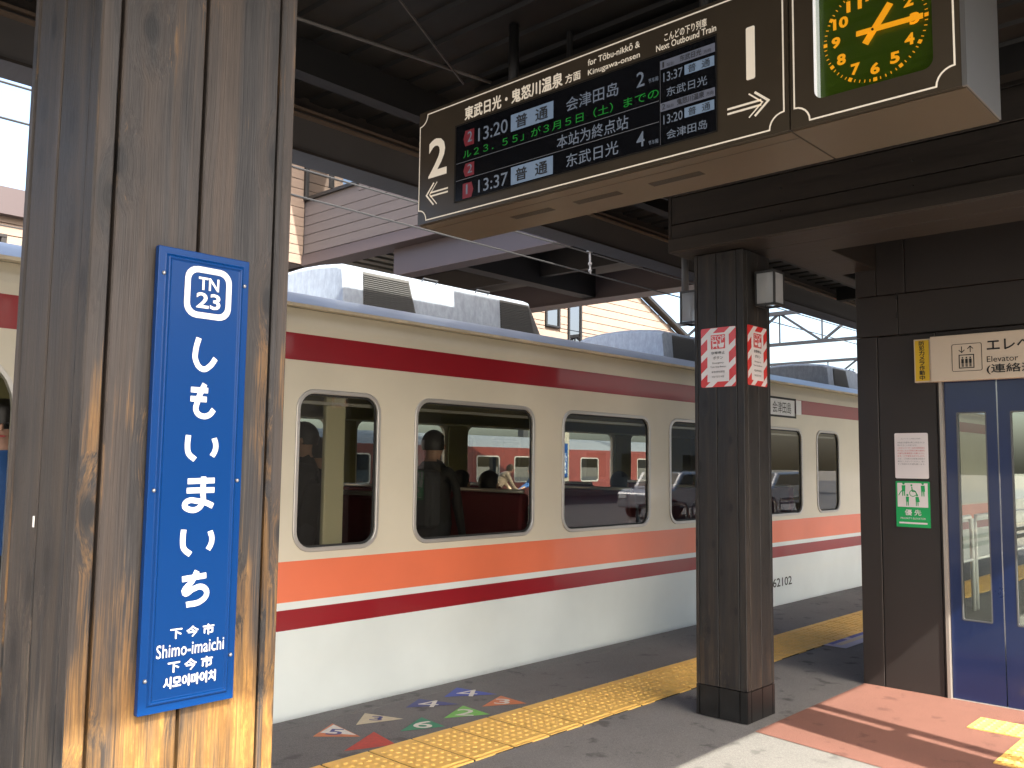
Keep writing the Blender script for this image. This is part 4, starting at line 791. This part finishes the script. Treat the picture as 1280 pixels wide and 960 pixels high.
# partition seen through the first window, seats
bevel(MB().box(3.50, 3.66, TY + .06, TY + .10, .9, 2.2).part('pillar_cover', 'cream', car), .01, 2)
sx_list = [4.12, 5.52, 7.05, 8.70, 10.4, 13.4, 15.0, 16.6]
mb = MB(); mb.prism([(-.05, .95), (.05, .95), (.075, .45), (-.075, .45)], lambda u, v, d: (u, d, v), 0, .9)
def seat(xs, y0, y1):
    s1 = MB().prism([(xs - .055, 1.30), (xs + .055, 1.30), (xs + .09, .42), (xs - .09, .42)], lambda u, v, d: (u, d, v), y0, y1).part('seat', 'seat', car, at=(xs, (y0 + y1) / 2, .5)); bevel(s1, .03, 3)
    c = MB().box(xs - .55, xs - .09, y0, y1, .36, .50).box(xs + .09, xs + .55, y0, y1, .36, .50).part('cushion', 'seat', s1); bevel(c, .03, 2)
    MB().box(xs - .5, xs + .5, y0 + .04, y1 - .04, .06, .36).part('pedestal', 'bogie', s1)
    MB().tube([(xs, y0 + .02, 1.315), (xs, y1 - .02, 1.315)], .018, 8).part('grab_rail', 'alu', s1, True)
for xs in sx_list: seat(xs, TY + .10, TY + 1.02); seat(xs, TYF - 1.02, TYF - .10)
MB().box(12.5, 12.9, TY + .03, TYF - .03, .06, 2.3).part('partition', 'cream', car)
mb = MB().box(TX0 + .3, TX1 - .3, 5.2, 7.3, -.75, -.35)
mb.part('underframe', 'bogie', car)
for xb in (2.2, 16):
    b_ = MB().box(xb - 1.1, xb + 1.1, 5.4, 7.1, -.85, -.5).part('bogie', 'bogie', car, at=(xb, 6.28, -.7))
    for dx in (-.95, .95):
        MB().tube([(xb + dx, 5.70, -.52), (xb + dx, 5.82, -.52)], .43, 20).tube([(xb + dx, 6.75, -.52), (xb + dx, 6.87, -.52)], .43, 20).part('wheel', 'bogie', b_)
# roof air conditioners
def ac(x0, x1):
    y0, y1 = 5.66, 6.88; yc_ = (y0 + y1) / 2
    P = [(y0 - .035, 2.70), (y0, 3.075), (y0 + .07, 3.105), (yc_ - .25, 3.135), (yc_, 3.145), (yc_ + .25, 3.135), (y1 - .07, 3.105), (y1, 3.075), (y1 + .035, 2.70)]
    Q = [(x0, .0), (x0 + .02, 1.0), (x1 - .20, 1.0), (x1, .0)]
    vs = []; n_ = len(P)
    for i, x in enumerate((x0 - .03, x0 + .02, x1 - .18, x1 + .02)):
        for y, z in P:
            zz = z if i in (1, 2) else (2.70 + (z - 2.70) * (.92 if i == 0 else .12)); vs.append((x, y, zz))
    mb = MB(); mb.add(vs, [(i * n_ + k, i * n_ + k + 1, (i + 1) * n_ + k + 1, (i + 1) * n_ + k) for i in range(3) for k in range(n_ - 1)] + [tuple(range(n_)), tuple(range(3 * n_, 4 * n_))])
    for q_ in list(range(2 * (n_ - 1), 3 * (n_ - 1))) + [len(mb.f) - 1]: mb.m[q_] = 1
    a = mb.part('air_conditioner', ['acw', 'grille'], car, at=((x0 + x1) / 2, yc_, 2.7)); bevel(a, .008, 2)
    yf = lambda z: y0 - .035 + (z - 2.70) / .375 * .035
    for (ga, gb) in ((x0 + .16, x0 + .72), (x1 - .60, x1 - .12)):
        gm = MB()
        gm.add([(ga, yf(2.75) - .004, 2.75), (gb, yf(2.75) - .004, 2.75), (gb - .07, yf(3.055) - .004, 3.055), (ga + .01, yf(3.055) - .004, 3.055)], [(0, 1, 2, 3)]); gg = gm.part('grille', 'grille', a)
        gm = MB(); z = 2.765
        while z < 3.04: gm.box(ga + .01, gb - .012 - .07 * (z - 2.75) / .305, yf(z) - .014, yf(z) - .004, z, z + .007); z += .0165
        gm.part('slat', 'grille', gg)
    MB().box(x0 + .02, x1, y0 - .07, y0 - .02, 2.70, 2.735).part('base_rail', 'bogie', a)
    hb = MB()
    for x in (x0 + .45, x0 + 1.05, x0 + 1.6, x1 - .25): hb.box(x, x + .05, y0 - .10, y0 - .04, 2.705, 2.765)
    hb.part('bracket', 'bogie', a)
    hh = MB()
    for x in (x0 + .80, x1 - .90): hh.tube([(x, y0 + .02, 3.06), (x, y0 - .02, 3.10), (x + .16, y0 - .02, 3.10), (x + .16, y0 + .02, 3.06)], .006, 6)
    hh.part('handle', 'galv', a)
for x in (4.17, 8.66, 13.15): ac(x, x + 2.34)

# ------------------------------------------------------------------ people
def person(label, loc, yaw, pose='stand', lean=0., h=1.68, top='coatb', low='trous', hairm='hair', arms=(10, 10), elbow=(15, 15), head=0., pack=False, group=None, fingers=True):
    """one continuous skinned body; local x is forward"""
    t = thing('person', label, 'person', loc, group); s = h / 1.70
    V = []; E = []; Rr = []; tagm = []
    def nd(p, r, par, m):
        V.append(Vector(p)); Rr.append(r); tagm.append(m)
        if par is not None: E.append((par, len(V) - 1))
        return len(V) - 1
    sit = pose == 'sit'; hz = .60 if sit else .93
    rot = lambda p, piv: Vector((piv[0] + (p[0] - piv[0]) * math.cos(lean) + (p[2] - piv[2]) * math.sin(lean), p[1], piv[2] - (p[0] - piv[0]) * math.sin(lean) + (p[2] - piv[2]) * math.cos(lean)))
    pv = (0, 0, hz)
    pe = nd((0, 0, hz), .135, None, 1)
    w1 = nd(rot((.0, 0, hz + .18), pv), .125, pe, 0); ch = nd(rot((.0, 0, hz + .38), pv), .15, w1, 0); nk0 = nd(rot((-.01, 0, hz + .50), pv), .10, ch, 0)
    nk = nd(rot((0.0, 0, hz + .575), pv), .052, nk0, 2)
    hc = rot((.02 + head * .06, 0, hz + .66), pv); hd = nd(hc, .085, nk, 2); ht = nd(hc + (Vector((0, 0, .075))), .078, hd, 2)
    for i, sd_ in enumerate((-1, 1)):
        shp = rot((-.005, sd_ * .175, hz + .46), pv); sh_ = nd(shp, .062, nk0, 0)
        a = math.radians(arms[i]) ; e_ = math.radians(arms[i] + elbow[i])
        el = nd(shp + Vector((math.sin(a) * .28, sd_ * .04, -math.cos(a) * .28)), .046, sh_, 0)
        wp = V[el] + Vector((math.sin(e_) * .24, -sd_ * .01, -math.cos(e_) * .24)); wr = nd(wp, .033, el, 0)
        dv = Vector((math.sin(e_), 0, -math.cos(e_))); palm = nd(wp + dv * .065, .028, wr, 2)
        if fingers:
            for q_, (ln, off) in enumerate(((.075, -.028), (.085, -.010), (.080, .009), (.062, .027))):
                b0 = nd(V[palm] + dv * .035 + Vector((0, off, 0)), .010, palm, 2); b1 = nd(V[b0] + dv * ln * .5 + Vector((.008, off * .1, 0)), .0088, b0, 2); nd(V[b1] + dv * ln * .42 + Vector((.014, 0, 0)), .0075, b1, 2)
            b0 = nd(V[palm] + Vector((.02, -sd_ * .032, 0)) + dv * .005, .011, palm, 2); nd(V[b0] + dv * .045 + Vector((.012, -sd_ * .012, 0)), .009, b0, 2)
        if sit:
            hp = nd((.05, sd_ * .09, hz - .0), .085, pe, 1); kn_ = nd((.46, sd_ * .11, hz + .0), .06, hp, 1); an = nd((.48, sd_ * .11, .09), .042, kn_, 1); nd((.60, sd_ * .11, .045), .035, an, 1)
        else:
            hp = nd((0.0, sd_ * .085, hz - .06), .092, pe, 1); kn_ = nd((.02, sd_ * .10, .48), .06, hp, 1); an = nd((-.02, sd_ * .105, .09), .042, kn_, 1); nd((.13, sd_ * .115, .04), .036, an, 1)
    me = bpy.data.meshes.new('body'); me.from_pydata([tuple(v * s) for v in V], E, []); ob = bpy.data.objects.new('tmpb', me); COL.objects.link(ob)
    sk = ob.modifiers.new('skin', 'SKIN'); sk.use_smooth_shade = True
    for v_, r_ in zip(me.skin_vertices[0].data, Rr): v_.radius = (r_ * s, r_ * s)
    me.skin_vertices[0].data[0].use_root = True
    sb = ob.modifiers.new('sub', 'SUBSURF'); sb.levels = 1
    dg = bpy.context.evaluated_depsgraph_get(); dg.update(); bm2_ = bpy.data.meshes.new_from_object(ob.evaluated_get(dg)); COL.objects.unlink(ob); bpy.data.objects.remove(ob)
    bm2_.name = 'body'; bm2_.materials.clear()
    for m_ in (top, low, 'skin'): bm2_.materials.append(M[m_])
    for p_ in bm2_.polygons:
        c = p_.center / s; k = min(range(len(V)), key=lambda i: (V[i] - c).length - Rr[i] * .6); p_.material_index = tagm[k]; p_.use_smooth = True
    # widen the torso sideways a little
    for v_ in bm2_.vertices:
        z_ = v_.co.z / s
        if hz + .05 < z_ < hz + .48 and abs(v_.co.y / s) < .17: v_.co.y *= 1.22
    body = bpy.data.objects.new('body', bm2_); COL.objects.link(body); body.parent = t
    hcs = hc * s; T_ = Vector(loc)
    hb = MB(); n1, m1 = 12, 8; vs = []
    for j in range(m1 + 1):
        tt = math.radians(115) * j / m1
        for k in range(n1):
            ph = 2 * math.pi * k / n1; r_ = .112 * s; front = math.cos(ph) > .3 and tt > math.radians(62)
            rr = r_ * (.80 if front else 1.0)
            vs.append((hcs.x - .012 + rr * math.sin(tt) * math.cos(ph), hcs.y + .88 * rr * math.sin(tt) * math.sin(ph), hcs.z + .045 * s + rr * 1.05 * math.cos(tt)))
    hb.add(vs, [(j * n1 + k, (j + 1) * n1 + k, (j + 1) * n1 + (k + 1) % n1, j * n1 + (k + 1) % n1) for j in range(m1) for k in range(n1)])
    hme = hb.mesh('hair', hairm, smooth=True); ho = bpy.data.objects.new('hair', hme); COL.objects.link(ho); ho.parent = t
    fb = MB()
    fb.ball((hcs.x + .096 * s, hcs.y, hcs.z + .012), .014, 8, 6, (1.2, .8, 1.5))
    for sd_ in (-1, 1): fb.ball((hcs.x + .0, hcs.y + sd_ * .094 * s, hcs.z + .02), .018, 8, 6, (.8, .5, 1.3))
    fo = bpy.data.objects.new('nose_and_ears', fb.mesh('nose_and_ears', 'skin', smooth=True)); COL.objects.link(fo); fo.parent = t
    for sd_ in (-1, 1):
        eb = MB().ball((hcs.x + .080 * s, hcs.y + sd_ * .032, hcs.z + .035), .010, 8, 6, (.7, 1.2, .7))
        eo = bpy.data.objects.new('eye', eb.mesh('eye', 'black', smooth=True)); COL.objects.link(eo); eo.parent = t
    lb_ = MB().ball((hcs.x + .083 * s, hcs.y, hcs.z - .032), .016, 8, 6, (.5, 1.4, .35)); lo = bpy.data.objects.new('mouth', lb_.mesh('mouth', 'redp', smooth=True)); COL.objects.link(lo); lo.parent = t
    if pack:
        pb = MB().box(-.30, -.12, -.16, .16, hz + .05, hz + .50); po = bpy.data.objects.new('rucksack', pb.mesh('rucksack', 'trous')); COL.objects.link(po); po.parent = t; bevel(po, .05, 3)
    t.rotation_euler = (0, 0, yaw); return t
PI = math.pi
person('person in a blue jacket standing in the open train doorway at far left', (1.62, 5.10, .06), -PI * .62, h=1.74, top='jblue', arms=(25, 20), elbow=(100, 95))
person('dark silhouetted person standing behind the first train window, nearer the post', (3.74, 5.50, .06), PI * .8, h=1.72, arms=(15, 12))
person('shorter dark silhouetted person beside the partition inside the first train window', (4.0, 5.70, .06), -PI * .1, h=1.62)
person('person in dark hooded coat with rucksack standing inside the second train window', (4.9, 5.40, .06), PI * .1, h=1.70, pack=True)
for lab, x, y in (('seated passenger, only black hair above the red seat, left in second window', 6.02, 6.24), ('seated passenger, dark head furthest right in the second window', 5.98, 5.82), ('seated passenger with black hair in the third train window', 7.6, 5.51), ('seated passenger in dark coat in the fourth train window beside the post', 9.2, 5.71), ):
    person(lab, (x, y, .06), 0, 'sit', h=1.70)
person('dark standing passenger seen in the window right of the dark post', (13.4, 5.50, .06), PI * .5, h=1.72)
person('person in a cream puffer jacket bending forward on the far platform', (15.8, 15.2, 0), -PI * .12, lean=.75, h=1.66, top='puff', hairm='bark', arms=(25, 30), elbow=(25, 15))
person('person in a blue jacket bending on the far platform beside the puffer jacket', (17.6, 15.0, 0), PI * .9, lean=.85, h=1.68, top='jblue', arms=(40, 50), elbow=(20, 20))

# ------------------------------------------------------------------ floor stickers
FP = Plane((0, 0, .0045), (0, 0, 0), (0, 0, 0)); FP.U = Vector((0, -1, 0)); FP.V = Vector((1, 0, 0)); FP.N = Vector((0, 0, 1))
def fl(x, y): return (-y, x)
def tri_sticker(label, pts, base, txt=None, tm_='st_white', tbox=None, extra=None):
    c = (sum(p[0] for p in pts) / 3, sum(p[1] for p in pts) / 3)
    t = thing('floor_sticker', label, 'floor sticker', (c[0], c[1], .0045))
    flat('sheet', [[fl(*p) for p in pts]], FP, .0, base, t)
    if extra: flat('inset', [[fl(*p) for p in extra[0]]], FP, .0007, extra[1], t)
    if txt:
        px, py, sz = tbox
        # lettering reads from the train side: glyphs turned
        RP = Plane((px, py, .0045), (.70, .71, 0), (-.71, .70, 0)) if False else Plane((px, py, .0045), (.62, -.785, 0), (.785, .62, 0))
        text(txt, RP, -sz * .5 * min(len(txt), 2) ** .6, sz * .5 * min(len(txt), 2) ** .6, -sz * .62, sz * .62, tm_, t, .0014, .0 if txt == '4' else .01)
def T3(x, y, s=1.0): return [(x - .21 * s, y - .02 * s), (x + .05 * s, y + .24 * s), (x + .16 * s, y - .17 * s)]
S = [('red and white triangle floor sticker nearest the big post', [(3.06, 4.33), (3.29, 4.46), (3.25, 4.14)], 'st_orange', '5', 'st_navy', (3.20, 4.31, .09), ([(3.13, 4.36), (3.28, 4.435), (3.25, 4.18)], 'st_white')),
     ('plain red triangle floor sticker at the yellow tiles', [(3.03, 4.0), (3.36, 4.16), (3.30, 3.89)], 'st_red', None, None, None, None),
     ('cream triangle floor sticker with small blue and orange print', [(3.37, 4.34), (3.56, 4.50), (3.65, 4.24)], 'st_tan', '3', 'st_navy', (3.54, 4.36, .075), None),
     ('dark green triangle floor sticker with a white 6', [(3.47, 4.06), (3.75, 4.19), (3.72, 3.95)], 'st_green', '6', 'st_white', (3.655, 4.065, .115), None),
     ('navy triangle floor sticker with a white 4', [(3.82, 4.42), (4.02, 4.52), (4.12, 4.24)], 'st_navy', '4', 'st_white', (3.985, 4.385, .13), None),
     ('light green triangle floor sticker with a white 2', [(3.83, 4.08), (4.11, 4.20), (4.09, 3.94)], 'st_lime', '2', 'st_white', (4.01, 4.075, .115), None),
     ('bright blue triangle floor sticker with a white 4 closest to the train', [(4.17, 4.44), (4.40, 4.56), (4.47, 4.24)], 'st_blue', '4', 'st_white', (4.35, 4.405, .14), None),
     ('orange triangle floor sticker with worn white print', [(4.18, 4.10), (4.46, 4.20), (4.44, 3.95)], 'st_orange', '3', 'st_white', (4.36, 4.09, .10), None)]
for s_ in S: tri_sticker(*s_)
fsn = thing('floor_sticker', 'worn rectangular blue and yellow floor notice beside the lift tower', 'floor sticker', (8.1, 3.35, .0045))
flat('sheet', [[fl(7.70, 3.42), fl(8.75, 3.42), fl(8.75, 3.20), fl(7.70, 3.20)]], FP, .0, 'st_lab', fsn); flat('inset', [[fl(7.80, 3.335), fl(8.70, 3.335), fl(8.70, 3.28), fl(7.80, 3.28)]], FP, .0007, 'st_tan', fsn); flat('inset', [[fl(7.78, 3.41), fl(8.10, 3.41), fl(8.10, 3.35), fl(7.78, 3.35)], [fl(8.2, 3.41), fl(8.6, 3.41), fl(8.6, 3.35), fl(8.2, 3.35)]], FP, .0007, 'st_blue', fsn)

# ------------------------------------------------------------------ FOOTBRIDGE
br = thing('footbridge', 'enclosed footbridge with grey beige siding crossing above the tracks', 'footbridge', (8.45, 9, 4.5))
BX0, BX1 = 8.45, 12.9
def planks(parent, x, y0, y1, z0, z1, pitch, m, wins=()):
    z = z0
    while z < z1 - .01:
        zt = min(z + pitch - .007, z1); segs = [(y0, y1)]
        for (wa, wb, za, zb2) in wins:
            if zt > za and z < zb2:
                ns = []
                for a, b in segs:
                    if wa > a: ns.append((a, min(b, wa)))
                    if wb < b: ns.append((max(a, wb), b))
                segs = ns
        for a, b in segs:
            bevel(MB().box(x - .02 + random.uniform(-.002, .002), x, a, b, z, zt).part('siding_board', m, parent, at=(x, (a + b) / 2, z)), .004, 1)
        z += pitch
MB().box(BX0 + .001, BX1 - .02, -.2, 20, 4.97, 7.9).part('wall', 'siding_shaded', br)
planks(br, BX0, 2.65, 12.6, 4.99, 7.9, .16, 'siding_shaded', [(11.15, 12.62, 5.93, 7.4)])
bevel(MB().box(BX0 - .06, BX0 + .3, -.2, 12.60, 4.78, 4.965).part('fascia', 'bgird', br), .006, 1)
MB().box(BX0 + .15, BX0 + .3, -.2, 10.45, 4.36, 4.775).part('girder', 'bpanel', br)
MB().box(BX1 - .9, BX1 - .6, -.2, 20, 4.36, 4.77).part('girder', 'bgird', br)
MB().box(BX0 + .3, BX1, -.2, 20, 4.9, 4.96).part('deck', 'bunder', br)
for y in (9.2, 6.2, 3.2): MB().box(BX0 + .3, BX1 - .9, y, y + .25, 4.38, 4.89).part('cross_girder', 'bunder', br)
mb = MB(); y = .0
while y < 20: mb.box(BX0 + .31, BX0 + 2.0, y, y + .16, 4.86, 4.899); y += .3
mb.part('deck_rib', 'bdeck', br)
MB().box(BX0 + .08, BX0 + .36, -.2, 10.47, 4.34, 4.358).box(BX1 - .95, BX1 - .55, -.2, 20, 4.34, 4.358).part('bottom_flange', 'bgird', br); MB().box(BX0 + 2.1, BX0 + 2.2, .0, 20, 4.5, 4.88).part('stringer', 'bunder', br)
MB().box(BX0 - .80, BX1 + .1, -.4, 20.1, 7.9, 8.0).part('roof', 'bgird', br)  # overhang added out of view to keep the siding wall in shade
MB().box(BX0 - .78, BX0 - .002, 12.66, 20, 4.80, 7.9).part('wall', 'siding_shaded', br)
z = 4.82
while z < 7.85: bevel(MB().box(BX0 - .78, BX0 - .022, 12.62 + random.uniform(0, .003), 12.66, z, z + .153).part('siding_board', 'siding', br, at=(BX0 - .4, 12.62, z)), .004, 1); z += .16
bw = MB().box(BX0 - .05, BX0 + .02, 11.15, 11.20, 5.93, 7.4).box(BX0 - .05, BX0 + .02, 12.57, 12.62, 5.93, 7.4).box(BX0 - .05, BX0 + .02, 11.86, 11.91, 5.98, 7.4).box(BX0 - .05, BX0 + .02, 11.15, 12.62, 5.90, 5.955).part('window', 'steel_dk', br)
MB().box(BX0 - .012, BX0 - .008, 11.2, 12.57, 5.95, 7.35).part('pane', 'bglass', bw)
MB().box(BX0 - .004, BX0 - .001, 11.2, 11.84, 6.10, 7.3).part('poster', 'winteal', bw); MB().box(BX0 - .007, BX0 - .005, 11.2, 11.84, 6.03, 6.12).part('reflection_band', 'winyel', bw)  # teal and yellow sheets stand in for reflections in the window
# conduit under the bridge and its support
# stair house descending behind
sh_ = thing('stair_house', 'sunlit beige sided stair house with two narrow windows behind the train', 'building', (14, 13, 0))
fsx = lambda u, v, d: (u, 13 + d, v)
zt_ = lambda x: 5.98 - (x - 18.54) * .437
MB().prism([(13.0, 3.62), (23.6, 3.62), (23.6, zt_(23.6)), (13.0, zt_(13))], fsx, .03, 3.0).part('wall', 'siding', sh_)
z = 3.63
while z < 8:
    zt = z + .185; xe = min(23.6, 18.54 + (5.98 - zt) / .437); segs = [(13.0, xe)]
    for (wa, wb, za, zb2) in ((15.08, 15.62, 4.60, 6.2), (15.88, 16.42, 4.1, 6.2)):
        ns = []
        for a, b in segs:
            if zt > za and z < zb2 and wb > a and wa < b:
                if wa > a: ns.append((a, wa))
                if wb < b: ns.append((wb, b))
            else: ns.append((a, b))
        segs = ns
    for a, b in segs:
        if b > a: bevel(MB().box(a, b, 12.985 + random.uniform(-.002, .002), 13.02, z, zt - .012).part('siding_board', 'siding', sh_, at=((a + b) / 2, 13, z)), .004, 1)
    z += .185
MB().bar((13.0, 12.9, zt_(13) + .03), (24.2, 12.9, zt_(24.2) + .03), .2, .08).part('roof_edge', 'steel_dk', sh_)
for (a, b, z0_, m_) in ((15.1, 15.6, 4.62, 'winteal'), (15.9, 16.4, 4.12, 'bglass')):
    wn = MB().box(a, a + .05, 12.96, 13.02, z0_, 6.0).box(b - .05, b, 12.96, 13.02, z0_, 6.0).box(a, b, 12.955, 13.02, z0_, z0_ + .05).box(a, b, 12.955, 13.02, 5.95, 6.0).part('window', 'steel_dk', sh_)
    MB().box(a + .05, b - .05, 12.99, 12.995, z0_ + .05, 5.95).part('pane', 'bglass', wn)
# building at far left
bl = thing('station_building', 'beige sided station building with dark window behind the train at far left', 'building', (-2, 16, 0))
MB().box(-14, 7.4, 16.03, 22, -1, 5.5).part('wall', 'siding', bl)
z = 3.0
while z < 5.5:
    for a, b in ((-14, 3.2), (4.95, 7.4)) if 3.9 < z < 5.2 else ((-14, 7.4),):
        bevel(MB().box(a, b, 15.985 + random.uniform(-.002, .002), 16.02, z, z + .185).part('siding_board', 'siding', bl, at=((a + b) / 2, 16, z)), .004, 1)
    z += .2
MB().box(-14.2, 7.6, 15.8, 22.2, 5.5, 5.95).part('parapet', 'bgird', bl)
wn = MB().box(3.2, 3.26, 15.96, 16.02, 3.9, 5.2).box(4.88, 4.95, 15.96, 16.02, 3.9, 5.2).box(4.05, 4.10, 15.96, 16.02, 3.95, 5.15).box(3.2, 4.95, 15.95, 16.02, 5.15, 5.2).box(3.2, 4.95, 15.95, 16.02, 3.9, 3.95).part('window', 'steel_dk', bl)
MB().box(3.26, 4.88, 15.99, 15.995, 3.95, 5.15).part('pane', 'bglass', wn)

# ------------------------------------------------------------------ RETRO RED TRAIN across, seen through the windows
rc = thing('train_car', 'old brick red railcar with pale grey roof standing beyond the far platform', 'train', (24, 21.5, -.9))
rw = [(x, x + 1.0) for x in [6 + 1.75 * k for k in range(18)]]
holed(R(3, 39, -.7, 2.05), [rrect(a, b, .95, 1.75, .08, 3) for a, b in rw], lambda u, v, w_: (u, 20.0 + w_, v), .03).part('side_panel', 'trainred', rc)
mb = MB(); arc = [(20 + 2.8 * k / 10, 2.05 + .42 * (1 - abs(-1 + k / 5) ** 2.2)) for k in range(11)]
mb.add([(x, y, z) for x in (3, 39) for y, z in arc], [(k, k + 1, 12 + k, 11 + k) for k in range(10)] + [tuple(range(11)), tuple(range(11, 22))]); mb.part('roof', 'trainroof', rc)
MB().box(3, 39, 22.75, 22.8, -.7, 2.05).box(3, 3.05, 20.02, 22.75, -.7, 2.05).box(38.95, 39, 20.02, 22.75, -.7, 2.05).part('side_panel', 'trainred', rc)
for a, b in rw:
    wv = ring(rrect(a - .03, b + .03, .92, 1.78, .1, 3), rrect(a + .01, b - .01, .96, 1.74, .07, 3), lambda u, v, d: (u, 19.985 - d, v), -.01, .012).part('window', 'alu', rc)
    MB().prism(rrect(a, b, .95, 1.75, .08, 3), lambda u, v, d: (u, 20.0 + d, v), 0, .003).part('pane', 'bglass', wv)
# far platform post with a small blue sign
fp = thing('platform_post', 'pale post on the far platform with a narrow blue name sign', 'post', (15.6, 12.95, 0))
bevel(MB().box(15.35, 15.75, 12.8, 13.1, 0, 3.4).part('shaft', 'plaster', fp), .01, 1)
fsg = thing('station_name_sign', 'small distant blue name sign on the far platform post', 'sign', (15.5, 12.78, 1.2))
MB().box(15.46, 15.66, 12.775, 12.795, 1.25, 2.0).part('plate', 'blue', fsg)
f3 = Plane((0, 12.772, 0), (1, 0, 0), (0, 0, 1))
for k, c in enumerate('しもいまいち'): text(c, f3, 15.51, 15.61, 1.76 - k * .085, 1.83 - k * .085, 'white', fsg, .0, .02)

ys = thing('platform_sign', 'orange yellow framed board on the far platform seen through the fourth train window', 'sign', (22.9, 14.2, 0))
bevel(MB().box(22.7, 23.3, 14.18, 14.24, 1.35, 2.62).part('board', 'yel', ys), .02, 2)
for x in (22.78, 23.18): MB().tube([(x, 14.21, 0), (x, 14.21, 1.36)], .03, 8).part('leg', 'galv', ys)
# ------------------------------------------------------------------ catenary gantry, wires
gt = thing('catenary_gantry', 'grey steel lattice gantry spanning the tracks beyond the train roof', 'gantry', (26.6, 12, 0))
gx = 26.6
MB().bar((gx, 1.5, 6.42), (gx, 24, 6.42), .14, .12).part('top_chord', 'gant', gt); MB().bar((gx, 1.5, 5.42), (gx, 24, 5.42), .12, .10).part('bottom_chord', 'gant', gt)
y = 1.8; k = 0; mb = MB()
while y < 23:
    y2 = y + 1.4; a = (gx, y, 5.42 if k % 2 else 6.42); b = (gx, y2, 6.42 if k % 2 else 5.42); mb.bar(a, b, .07); mb.bar((gx, y2, 5.42), (gx, y2, 6.42), .04); y = y2; k += 1
mb.part('lattice', 'gant', gt)
for y in (1.4, 24): MB().box(gx - .15, gx + .15, y - .15, y + .15, -1.2, 6.9).part('mast', 'gant', gt)
mb = MB()
for y in (6.28, 9.9): mb.bar((gx, y - .5, 5.4), (gx, y, 4.1), .045).bar((gx, y + .5, 5.4), (gx, y, 4.1), .045)
mb.part('dropper', 'gant', gt)
gt2 = dup(gt, (40, 12, 0), 'more distant grey steel lattice gantry further along the tracks')
for (lab, y, z0_, z1_, r_) in (('contact wire low over the near track above the railcar roof', 6.28, 3.745, 3.745, .008), ('upper messenger wire over the near track above the railcar roof', 6.30, 3.99, 3.99, .008), ('thin feeder wire between gantries over the second track', 9.9, 3.9, 3.9, .007), ('high thin wire crossing above the footbridge siding', 7.4, 4.75, 4.65, .006)):
    o = MB().tube([(-20, y, z0_), (26.6, y, z1_), (60, y, z1_)], r_, 6).part('overhead_wire', 'wire', None); tag(o, lab, 'wire')
iw = thing('wire_insulator', 'small grey hanger and insulator clamped on the overhead wire', 'insulator', (8.09, 6.28, 3.85))
MB().tube([(8.09, 6.29, 4.03), (8.09, 6.28, 3.74)], .012, 8).part('rod', 'insul', iw)
mb = MB(); [mb.tube([(8.09, 6.29, z), (8.09, 6.29, z + .012)], .04, 12) for z in (4.0, 4.03)]; mb.ball((8.09, 6.285, 3.86), .025, 8, 6).ball((8.09, 6.285, 3.78), .022, 8, 6); mb.part('disc', 'insul', iw)

# ------------------------------------------------------------------ sunny side behind the camera (seen in reflections)
def railing(label, x0, x1, y, zb):
    t = thing('railing', label, 'railing', (x0, y, zb))
    x = x0
    while x < x1:
        MB().tube([(x, y, zb), (x, y, zb + .95), (x + .06, y, zb + 1.02), (x + 1.14, y, zb + 1.02), (x + 1.2, y, zb + .95), (x + 1.2, y, zb)], .024, 8).tube([(x, y, zb + .55), (x + 1.2, y, zb + .55)], .018, 8).part('hoop', 'white_m', t, True); x += 1.32
    return t
railing('white tubular hoop railing beyond the lift, seen through its door windows', 9.6, 14.5, 3.05, 0)
def car_(label, x, y, yaw, z):
    t = thing('parked_car', label, 'car', (x, y, z))
    L2, W2 = 2.2, .86
    prof = [(-2.2, .35), (-2.2, .85), (-1.9, .98), (-1.25, 1.02), (-.75, 1.55), (1.5, 1.6), (2.1, 1.05), (2.2, .6), (2.2, .35)]
    b = MB().prism(prof, lambda u, v, d: (x + u, y + d, z + v), -W2, W2).part('body', 'carp', t); bevel(b, .08, 3)
    gl = MB()
    for s_ in (-1, 1): gl.add([(x - 1.1, y + s_ * (W2 + .004), z + 1.05), (x - .68, y + s_ * (W2 + .004), z + 1.48), (x + 1.4, y + s_ * (W2 + .004), z + 1.5), (x + 1.8, y + s_ * (W2 + .004), z + 1.08)], [(0, 1, 2, 3)])
    gl.add([(x - 1.22, y - .7, z + 1.07), (x - 1.22, y + .7, z + 1.07), (x - .80, y + .68, z + 1.53), (x - .80, y - .68, z + 1.53)], [(0, 1, 2, 3)])
    gl.part('window', 'carg', t)
    for u in (-1.35, 1.35):
        for s_ in (-1, 1): MB().tube([(x + u, y + s_ * (W2 - .2), z + .33), (x + u, y + s_ * (W2 + .02), z + .33)], .33, 18).part('wheel', 'tyre', t)
    for s_ in (-1, 1): MB().box(x - 2.22, x - 2.1, y + s_ * .6 - .15, y + s_ * .6 + .15, z + .68, z + .82).part('headlight', 'lampw', t)
    return t
car_('silver hatchback parked in the lot behind, seen mirrored in the train window', 33, -7, 0, -.25)
car_('silver hatchback parked further left in the lot behind the camera', 27, -7.5, 0, -.25)
hb_ = thing('house', 'plain plaster building across the parking lot behind the camera', 'building', (30, -22, -.25))
MB().box(8, 60, -30, -22, -.25, 5.5).part('wall', 'plaster', hb_); MB().box(7.5, 60.5, -30.5, -21.5, 5.5, 5.8).part('roof', 'bgird', hb_)
for k in range(14): MB().box(10 + 3.4 * k, 11.8 + 3.4 * k, -22.02, -21.97, .8, 2.2).part('window', 'carg', hb_)
print('objects', len(bpy.data.objects))
